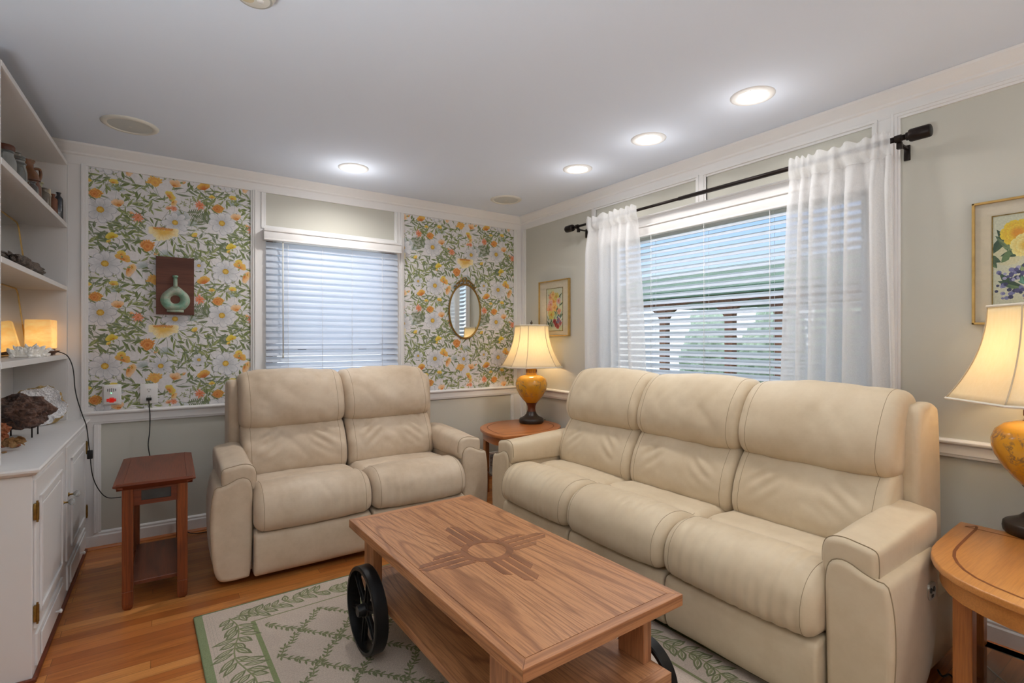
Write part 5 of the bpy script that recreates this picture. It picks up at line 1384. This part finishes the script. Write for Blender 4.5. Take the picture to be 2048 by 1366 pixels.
# oval mirror
t = thing('oval_mirror', 'small oval mirror in an ornate aged brass frame on the right wallpaper', 'mirror', (-.622, 0, 1.525))
rx, rz = .158, .240
def oval(rx_, rz_, y, n=72): return [(rx_ * math.cos(2 * PI * k / n), y, rz_ * math.sin(2 * PI * k / n)) for k in range(n)]
b = MB(); b.grid([oval(rx + .004, rz + .004, -.002), oval(rx + .007, rz + .007, -.012), oval(rx, rz, -.02), oval(rx - .006, rz - .006, -.016), oval(rx - .009, rz - .009, -.010)], close=True); fr_ = b.build('frame', M['brass'], t, smooth=True)
b = MB(); b.bm.faces.new([b.bm.verts.new(p) for p in oval(rx - .007, rz - .007, -.011)]); b.build('mirror_glass', M['mirror'], t)
b = MB(); b.tube(oval(rx + .003, rz + .003, -.018, 90), .0028, 6, closed=True); b.build('rope_bead', M['brass'], fr_, smooth=True)
b = MB()
b.tube([(.016 * math.cos(a), -.014, rz + .048 + .016 * math.sin(a)) for a in np.linspace(0, 2 * PI, 19)[:-1]], .0045, 8, closed=True)
for s_ in (-1, 1):
    for k, (r0, cx_, cz, tt) in enumerate(((.026, .030, rz + .018, 5.5), (.02, .066, rz - .004, 5.5), (.014, .092, rz - .028, 5))):
        P = [(s_ * (cx_ + r0 * (1 - a / 9) * math.cos(a)), -.014, cz + r0 * (1 - a / 9) * math.sin(a)) for a in np.linspace(0, tt, 22)]
        b.tube(P, .0048, 7)
    for k in range(5):
        A = Matrix.Translation((s_ * (.02 + k * .021), -.014, rz + .030 - k * k * .0032)) @ Matrix.Rotation(s_ * (-.6 - .2 * k), 4, 'Y')
        b.lathe([(0, -.012), (.006, -.004), (.007, .004), (0, .014)], n=8, M=A)
b.build('crest', M['brass'], fr_, smooth=True)
# plug-in detector and outlet
M['red'] = simple('red_display', (196, 48, 40), .4, emit=(220, 50, 40), estr=.25)
t = thing('outlet_plate', 'white square outlet plate with a detector of dark vents and red mark, nearest the cabinet', 'outlet', (-3.104, 0, .932))
b = MB(); b.box(-.047, .047, -.009, -.0016, -.063, .063, .003); b.build('plate', M['plastic'], t, angle=40)
b = MB(); b.box(-.040, .040, -.030, -.009, -.056, .056, .006); dt = b.build('detector_body', M['plastic'], t, angle=40)
b = MB()
for k in range(5): b.box(-.02 + k * .0095, -.0165 + k * .0095, -.0308, -.0295, .018 + .002 * abs(k - 2), .042 - .002 * abs(k - 2))
b.build('vent_slots', simple('dark_vent', (60, 62, 58), .6), dt)
b = MB(); b.lathe([(0, 0), (.0028, 0), (.0028, .0015), (0, .002)], n=10, M=Matrix.Translation((-.002, -.030, .012)) @ Matrix.Rotation(PI / 2, 4, 'X')); b.build('green_light', simple('green_led', (140, 230, 170), .3, emit=(120, 255, 170), estr=2.), dt)
b = MB(); b.box(-.024, .022, -.0312, -.0298, -.040, -.022, .002); b.box(-.010, .012, -.0312, -.0298, -.046, -.016, .002); b.build('red_mark', M['red'], dt, angle=40)
t = thing('outlet_plate', 'white oversized outlet plate with a black plug, right of the detector', 'outlet', (-2.918, 0, .928))
b = MB(); b.box(-.046, .046, -.008, -.0016, -.063, .063, .003); b.build('plate', M['plastic'], t, angle=40)
for z in (.021, -.021):
    b = MB(); b.lathe([(0, 0), (.0165, 0), (.0165, .002), (0, .0022)], n=24, M=Matrix.Translation((0, -.008, z)) @ Matrix.Rotation(PI / 2, 4, 'X')); rc = b.build('receptacle', M['plastic'], t, smooth=False)
    b = MB(); b.box(-.007, -.0052, -.0106, -.0098, z, z + .008); b.box(.0052, .007, -.0106, -.0098, z, z + .008); b.box(-.0022, .0022, -.0106, -.0098, z - .010, z - .006); b.build('slots', M['blackplastic'], rc)
t = thing('power_cord', 'black cord with plug hanging from the outlet down behind the side table', 'cord', (-2.918, -.02, .89))
b = MB(); b.box(-.014, .014, -.018, .0095, -.004, .014, .003); b.build('plug', M['blackplastic'], t, angle=40)
b = MB(); b.tube([tuple(p) for p in catmull([(0, -.012, .0), (.002, -.016, -.04), (.006, -.02, -.10), (.004, -.024, -.2), (-.002, -.03, -.30), (.03, -.03, -.42), (.12, -.03, -.47), (.175, -.03, -.52), (.19, -.03, -.62), (.19, -.04, -.76), (.20, -.05, -.86), (.26, -.06, -.884), (.36, -.05, -.886)], 80, closed=False)], .003, 8); b.build('cord', M['blackplastic'], t, smooth=True)
t = thing('lamp_cord', 'black lamp cord with inline switch trailing from the shelf down past the cabinet', 'cord', (-3.2, -.2, .7))
CORD = [(-3.332, -0.25, 1.205), (-3.309, -0.27, 1.2), (-3.28, -0.28, 1.18), (-3.26, -0.29, 1.131), (-3.251, -0.3, 1.075), (-3.247, -0.3, 1.006), (-3.236, -0.3, 0.936), (-3.215, -0.3, 0.851), (-3.202, -0.28, 0.797), (-3.199, -0.24, 0.744), (-3.198, -0.2, 0.68), (-3.194, -0.17, 0.602), (-3.187, -0.12, 0.474), (-3.163, -0.08, 0.378), (-3.122, -0.06, 0.315), (-3.055, -0.05, 0.304)]
cpts = CORD
b = MB(); b.tube([tuple(p) for p in catmull(cpts, 120, closed=False)], .0026, 8); wl(b.build('cord', M['blackplastic'], smooth=True), t)
b = MB(); b.tube([cpts[-1], (-3.03, -.045, .30), (-3.012, -.04, .28), (-3.006, -.04, .12), (-3.0, -.04, .11)], .0022, 8); wl(b.build('cord_end', M['plastic2'], smooth=True), t)
x, y, z = CORD[11]
b = MB(); b.box(x - .013, x + .013, y - .009, y + .009, z - .022, z + .028, .003); wl(b.build('inline_switch', M['blackplastic'], angle=40), t)
o_pts = [(-.405 + .0, -3.31, .004), (-.43, -3.325, .004), (-.45, -3.34, .012), (-.42, -3.35, .014), (-.44, -3.37, .006), (-.47, -3.39, .004), (-.40, -3.45, .004), (-.28, -3.5, .004)]
b = MB(); b.tube([tuple(p) for p in catmull(o_pts, 50, closed=False)], .0035, 8); o = b.build('power_cord', M['blackplastic'], smooth=True); tag(o, 'black cord curled on the floor between sofa and right end table', 'cord')
o_pts = [(-.16, -3.36, .004), (-.24, -3.42, .004), (-.3, -3.48, .004), (-.36, -3.55, .004), (-.37, -3.62, .004), (-.3, -3.7, .004), (-.2, -3.8, .004)]
b = MB(); b.tube([tuple(p) for p in catmull(o_pts, 50, closed=False)], .0016, 8); o = b.build('power_cord', M['plastic2'], smooth=True); tag(o, 'thin white cord on the floor under the right end table', 'cord')
b = MB(); b.tube([tuple(p) for p in catmull([(-.13, -.42, .561), (-.09, -.40, .563), (-.05, -.43, .560), (-.01 - .015, -.40, .556), (-.022, -.40, .50), (-.022, -.38, .3), (-.022, -.36, .12)], 40, closed=False)], .0026, 8); o = b.build('lamp_cord', M['blackplastic'], smooth=True); tag(o, 'dark cord running off the back of the corner end table', 'cord')
# wall register behind the corner table
t = thing('wall_register', 'white louvred wall register at floor level in the corner', 'vent', (-.27, 0, .04))
b = MB(); b.box(-.165, .165, -.030, -.0165, .0, .016); b.box(-.165, .165, -.030, -.0165, .178, .2); b.box(-.165, -.10, -.030, -.0165, 0, .2); b.box(.145, .165, -.030, -.0165, 0, .2); b.build('frame', M['trim'], t, bev=.002)
b = MB()
for k in range(13): b.box(-.10, .145, -.028, -.0175, .022 + k * .012, .028 + k * .012)
b.build('louvres', simple('shaded_white_louvre', (200, 200, 200), .5), t)
b = MB(); b.box(-.10, .145, -.0172, -.0165, .016, .178); b.build('dark_throat', simple('duct_grey', (110, 112, 112), .8), t)

# framed flower pictures
def flower_art(w, h, seed, palette='a'):
    A = Art(); R = random.Random(seed)
    Gs = [lc((70, 92, 66)), lc((104, 126, 84)), lc((140, 152, 110)), lc((58, 80, 60))]
    for k in range(10): A.disc(R.uniform(0, w), R.uniform(0, h), R.uniform(.02, .05), lc((R.randint(196, 220), R.randint(196, 214), R.randint(160, 190))), 12)
    if palette == 'a':
        for k in range(46):
            x, y = R.uniform(.02, w - .02), R.uniform(.02, h * .8); A.leaf(x, y, R.uniform(.6, 2.6), R.uniform(.04, .08), R.uniform(.008, .018), R.choice(Gs), R.choice(Gs), R.uniform(-.3, .3))
        C = [((236, 176, 140), (210, 110, 80)), ((244, 200, 130), (222, 140, 60)), ((236, 188, 176), (204, 110, 104)), ((222, 204, 110), (190, 150, 60))]
        sp = [(.3, .80, .04), (.45, .70, .05), (.25, .62, .045), (.6, .80, .04), (.2, .50, .045), (.5, .55, .04), (.75, .7, .03), (.3, .38, .045), (.78, .45, .03), (.4, .86, .03)]
        for i, (u, v, r) in enumerate(sp):
            c, d = C[i % 4]
            for ring in (1, .6):
                for k in range(6): A.petal(u * w, v * h, k * PI / 3 + R.uniform(-.2, .2) + ring, r * ring, r * ring * .75, lc(d), lc(c))
            A.disc(u * w, v * h, r * .2, lc((214, 130, 50)), 8)
        for u, v in ((.75, .24), (.6, .14), (.85, .18), (.5, .22), (.7, .10)):
            for k in range(5): A.petal(u * w, v * h, k * 1.257 + u * 9, .024, .022, lc((150, 40, 40)), lc((206, 90, 84)))
        for k in range(22): A.disc(w * R.uniform(.6, .9), h * R.uniform(.18, .34), .006, lc((96, 92, 132)), 6)
    else:
        def big(u, v, r, c, d, n=6, a0=0):
            for k in range(n): A.petal(u * w, v * h, a0 + k * 2 * PI / n, r, r * .95, lc(d), lc(c), .06)
            for k in range(n):
                a = a0 + (k + .5) * 2 * PI / n; A.petal(u * w, v * h, a, r * .66, r * .6, lc(d), lc(c), .05)
            A.disc(u * w, v * h, r * .22, lc(d), 10)
        for k in range(34): A.leaf(w * R.uniform(0, .9), h * R.uniform(.2, .7), R.uniform(0, 3), R.uniform(.05, .10), R.uniform(.02, .034), R.choice(Gs), R.choice(Gs), R.uniform(-.3, .3))
        big(.24, .80, .055, (244, 206, 60), (230, 150, 40)); big(.56, .85, .06, (246, 224, 80), (232, 190, 50), 6, .4); big(.32, .66, .05, (246, 226, 150), (232, 180, 70), 6, .8)
        big(.66, .66, .06, (248, 232, 190), (236, 160, 60), 6, .2); big(.9, .78, .06, (236, 226, 212), (214, 200, 180), 6)
        for k in range(70): A.disc(w * R.uniform(.02, .45), h * R.uniform(.1, .45), R.uniform(.005, .010), lc(R.choice([(84, 80, 128), (126, 122, 168), (60, 58, 96), (168, 160, 196)])), 7)
        big(.62, .46, .042, (240, 200, 120), (196, 84, 50), 5, .5); big(.86, .5, .045, (232, 130, 80), (190, 70, 44), 6)
        for k in range(30): A.leaf(w * R.uniform(.3, 1), h * R.uniform(.2, .36), R.uniform(0, 6.2), .035, .02, lc((110, 160, 140)), lc((78, 120, 96)))
        big(.45, .12, .05, (222, 130, 116), (190, 84, 76), 6, .3); big(.62, .18, .035, (230, 150, 130), (196, 96, 84), 6)
        A.stroke([(w * .04, h * .035), (w * .4, h * .045)], .003, lc((120, 116, 104)))
    return A
def picture(label, y0, y1, z0, z1, a0, a1, b0, b1, seed, pal):
    """hangs on the right wall; y0 = far edge (viewer's left)"""
    t = thing('framed_picture', label, 'picture', (0, (y0 + y1) / 2, z0))
    fw_ = .009
    b = MB()
    for (p, q_, r, s_) in ((y0 - fw_, y0, z0, z1), (y1, y1 + fw_, z0, z1), (y1, y0, z0, z0 + fw_), (y1, y0, z1 - fw_, z1)): b.box(-.026, -.001, min(p, q_), max(p, q_), r, s_)
    wl(b.build('frame', M['goldframe'], bev=.0015), t)
    b = MB(); b.box(-.012, -.001, y1 + fw_, y0 - fw_, z0 + fw_, z1 - fw_); wl(b.build('mat_board', simple('beige_linen_mat', (222, 202, 178), .85, bump=(400, .3), var=.04, vscale=50)), t)
    b = MB()
    e_ = .004
    for (p, q_, r, s_) in ((a0 + e_, a0, b0 - e_, b1 + e_), (a1, a1 - e_, b0 - e_, b1 + e_), (a1, a0, b0 - e_, b0), (a1, a0, b1, b1 + e_)): b.box(-.0145, -.012, min(p, q_), max(p, q_), r, s_)
    wl(b.build('fillet', M['brass']), t)
    w_, h_ = a0 - a1, b1 - b0
    o = art_mesh('flower_print', flower_art(w_, h_, seed, pal), lambda u, v, h: (-.0124 - h * .3, a0 - u, b0 + v), (0, w_, 0, h_), lin((214, 208, 184)), M['print'])
    wl(o, t)
    b = MB(); b.box(-.0185, -.0175, y1 + fw_, y0 - fw_, z0 + fw_, z1 - fw_); wl(b.build('glazing', M['pane']), t)
picture('small gold-framed watercolour of peach and red flowers near the corner lamp', -.306, -.722, 1.305, 1.795, -.413, -.632, 1.352, 1.722, 4, 'a')
picture('larger gold-framed print of yellow lilies at the right edge of the picture', -3.318, -3.76, 1.333, 1.845, -3.383, -3.695, 1.396, 1.778, 6, 'b')

# ================================================================== GARDEN OUTSIDE
b = MB(); b.box(.16, 14, -12, 8, -.35, -.3); o = struct(b.build('ground', simple('lawn', (96, 116, 66), .95, var=.3, vscale=8, bump=(30, .6, .02))))
GX = 4.0
t = thing('garden_pavilion', 'brown-posted arched garden pavilion with dark green roof outside the wide window', 'pavilion', (GX, .3, -.3))
M['postwood'] = wood('weathered_brown_post', (140, 94, 66), (120, 78, 54), (70, 44, 30), 'z', rough=.7, coat=0); M['greenroof'] = simple('dark_green_roof', (86, 112, 94), .7, var=.2, vscale=3)
def gl(o): return wl(o, t)
PY = [2.72, 1.515, .33, -.40, -1.6, -2.8]
for y in PY:
    b = MB(); b.box(GX - .06, GX + .06, y - .065, y + .065, -.3, 1.95); gl(b.build('post', M['postwood'], bev=.01))
for y1_, y0_ in zip(PY, PY[1:]):
    w_ = (y1_ - y0_) / 2 - .06; c_ = (y1_ + y0_) / 2; zb_ = 1.86 - min(.34, w_)
    arc = [(c_ + w_ * math.cos(a), zb_ + min(.34, w_) * math.sin(a)) for a in np.linspace(0, PI, 20)]
    b = MB(); b.prism(arc + [(c_ - w_ - .06, zb_), (c_ - w_ - .06, 1.95), (c_ + w_ + .06, 1.95), (c_ + w_ + .06, zb_)], GX - .04, GX + .04, 'x'); gl(b.build('arch_beam', M['postwood']))
b = MB(); b.prism([(GX - .35, 1.92), (GX - .35, 2.02), (GX + 1.6, 2.62), (GX + 3.2, 2.1), (GX + 3.2, 1.95)], -3.2, 3.1, 'y'); gl(b.build('roof', M['greenroof']))
M['hedge'] = simple('grey_green_hedge', (176, 192, 174), .95, var=.25, vscale=5)
R = random.Random(2)
for i, y in enumerate((4.2, 2.5, .9, -.8, -2.5)):
    o = rock('hedge_shrub', (9.2, y, .75), (.7, .66, 1.25), M['hedge'], None, i + 1, .35, 2.2, 5); tag(o, 'pale green rounded shrub in the hedge far beyond the pavilion', 'shrub', 'hedge shrubs beyond the pavilion')
def bush(x, y, z, r, n, seed, label):
    R = random.Random(seed); b = MB()
    for k in range(n):
        a = R.uniform(0, 2 * PI); e_ = R.uniform(.1, 1.4); d = Vector((math.cos(a) * math.cos(e_), math.sin(a) * math.cos(e_), math.sin(e_)))
        p = d * r * R.uniform(.5, 1); u = d.cross(Vector((0, 0, 1))).normalized() * .05; L_ = d * .12 + Vector((0, 0, -.02))
        V = [b.bm.verts.new(p), b.bm.verts.new(p + L_ * .5 + u), b.bm.verts.new(p + L_), b.bm.verts.new(p + L_ * .5 - u)]; b.bm.faces.new(V)
    for k in range(8): b.tube([(0, 0, 0), tuple(Vector((R.uniform(-1, 1), R.uniform(-1, 1), 1.2)).normalized() * r * .8)], .01, 5)
    o = b.build('leafy_bush', simple('bush_green', (104, 136, 62), .6, var=.3, vscale=6)); o.location = (x, y, z); tag(o, label, 'bush')
bush(2.55, .35, -.3, .85, 420, 3, 'bright green leafy bush in front of the pavilion post outside the wide window')
bush(2.4, -1.6, -.3, .8, 380, 6, 'leafy bush nearer the house, to the right of the pavilion post')
b = MB(); b.box(-6, .15, .16, 2.6, -.35, -.3); o = struct(b.build('side_path', simple('pale_gravel', (200, 200, 198), .9, var=.1)))

# ================================================================== LIGHT
def area(name, loc, rot, size, power, color=(1, 1, 1), sizey=None):
    L = bpy.data.lights.new(name, 'AREA'); L.energy = power; L.color = color; L.size = size
    if sizey: L.shape = 'RECTANGLE'; L.size_y = sizey
    o = bpy.data.objects.new(name, L); col.objects.link(o); o.location = loc; o.rotation_euler = rot
    return o
# unseen soft fill lights added behind the camera, with no fixtures
area('rear_fill_light', (-1.9, -5.3, 2.40), (math.radians(28), 0, 0), 2.4, 16, (.97, .985, 1), 1.6)
area('ceiling_fill_light', (-3.35, -3.55, 1.0), (PI, 0, 0), .5, 30, (.90, .97, 1))  # added upward fill that brightens the ceiling, out of view
area('ceiling_fill_light', (-1.1, -5.4, 1.0), (PI, 0, 0), .9, 12, (.90, .97, 1))  # second added upward fill, also unseen
for x, y in ((-1.78, -3.9), (-.55, -4.6), (-3.0, -4.6)):
    downlight(x, y, 'lit round recessed ceiling light behind the camera', group='ceiling lights behind the camera')

w = bpy.data.worlds.new('sky'); bpy.context.scene.world = w; w.use_nodes = True
nt = w.node_tree; nt.nodes.clear()
out = nt.nodes.new('ShaderNodeOutputWorld'); bg = nt.nodes.new('ShaderNodeBackground')
tc = nt.nodes.new('ShaderNodeTexCoord'); sp = nt.nodes.new('ShaderNodeSeparateXYZ'); rp_ = nt.nodes.new('ShaderNodeValToRGB')
nt.links.new(tc.outputs['Generated'], sp.inputs[0]); nt.links.new(sp.outputs[2], rp_.inputs[0])
e = rp_.color_ramp.elements; e[0].position = .0; e[0].color = (1.25, 1.28, 1.32, 1); e[1].position = .5; e[1].color = (1.6, 1.64, 1.72, 1)
k = e.new(.12); k.color = lin((196, 216, 244)); k = e.new(.22); k.color = lin((150, 188, 240)); k = e.new(.30); k.color = lin((170, 200, 244))
nt.links.new(rp_.outputs[0], bg.inputs[0]); bg.inputs[1].default_value = 1.35; nt.links.new(bg.outputs[0], out.inputs[0])
sc = bpy.context.scene
sc.view_settings.view_transform = 'Standard'; sc.view_settings.look = 'None'; sc.view_settings.exposure = .13; sc.view_settings.gamma = 1
sc.cycles.use_adaptive_sampling = True; sc.cycles.adaptive_threshold = .1; sc.cycles.max_bounces = 6; sc.cycles.diffuse_bounces = 3; sc.cycles.glossy_bounces = 4; sc.cycles.transparent_max_bounces = 10
sc.cycles.sample_clamp_indirect = 6; sc.cycles.use_denoising = True; sc.cycles.caustics_reflective = False; sc.cycles.caustics_refractive = False
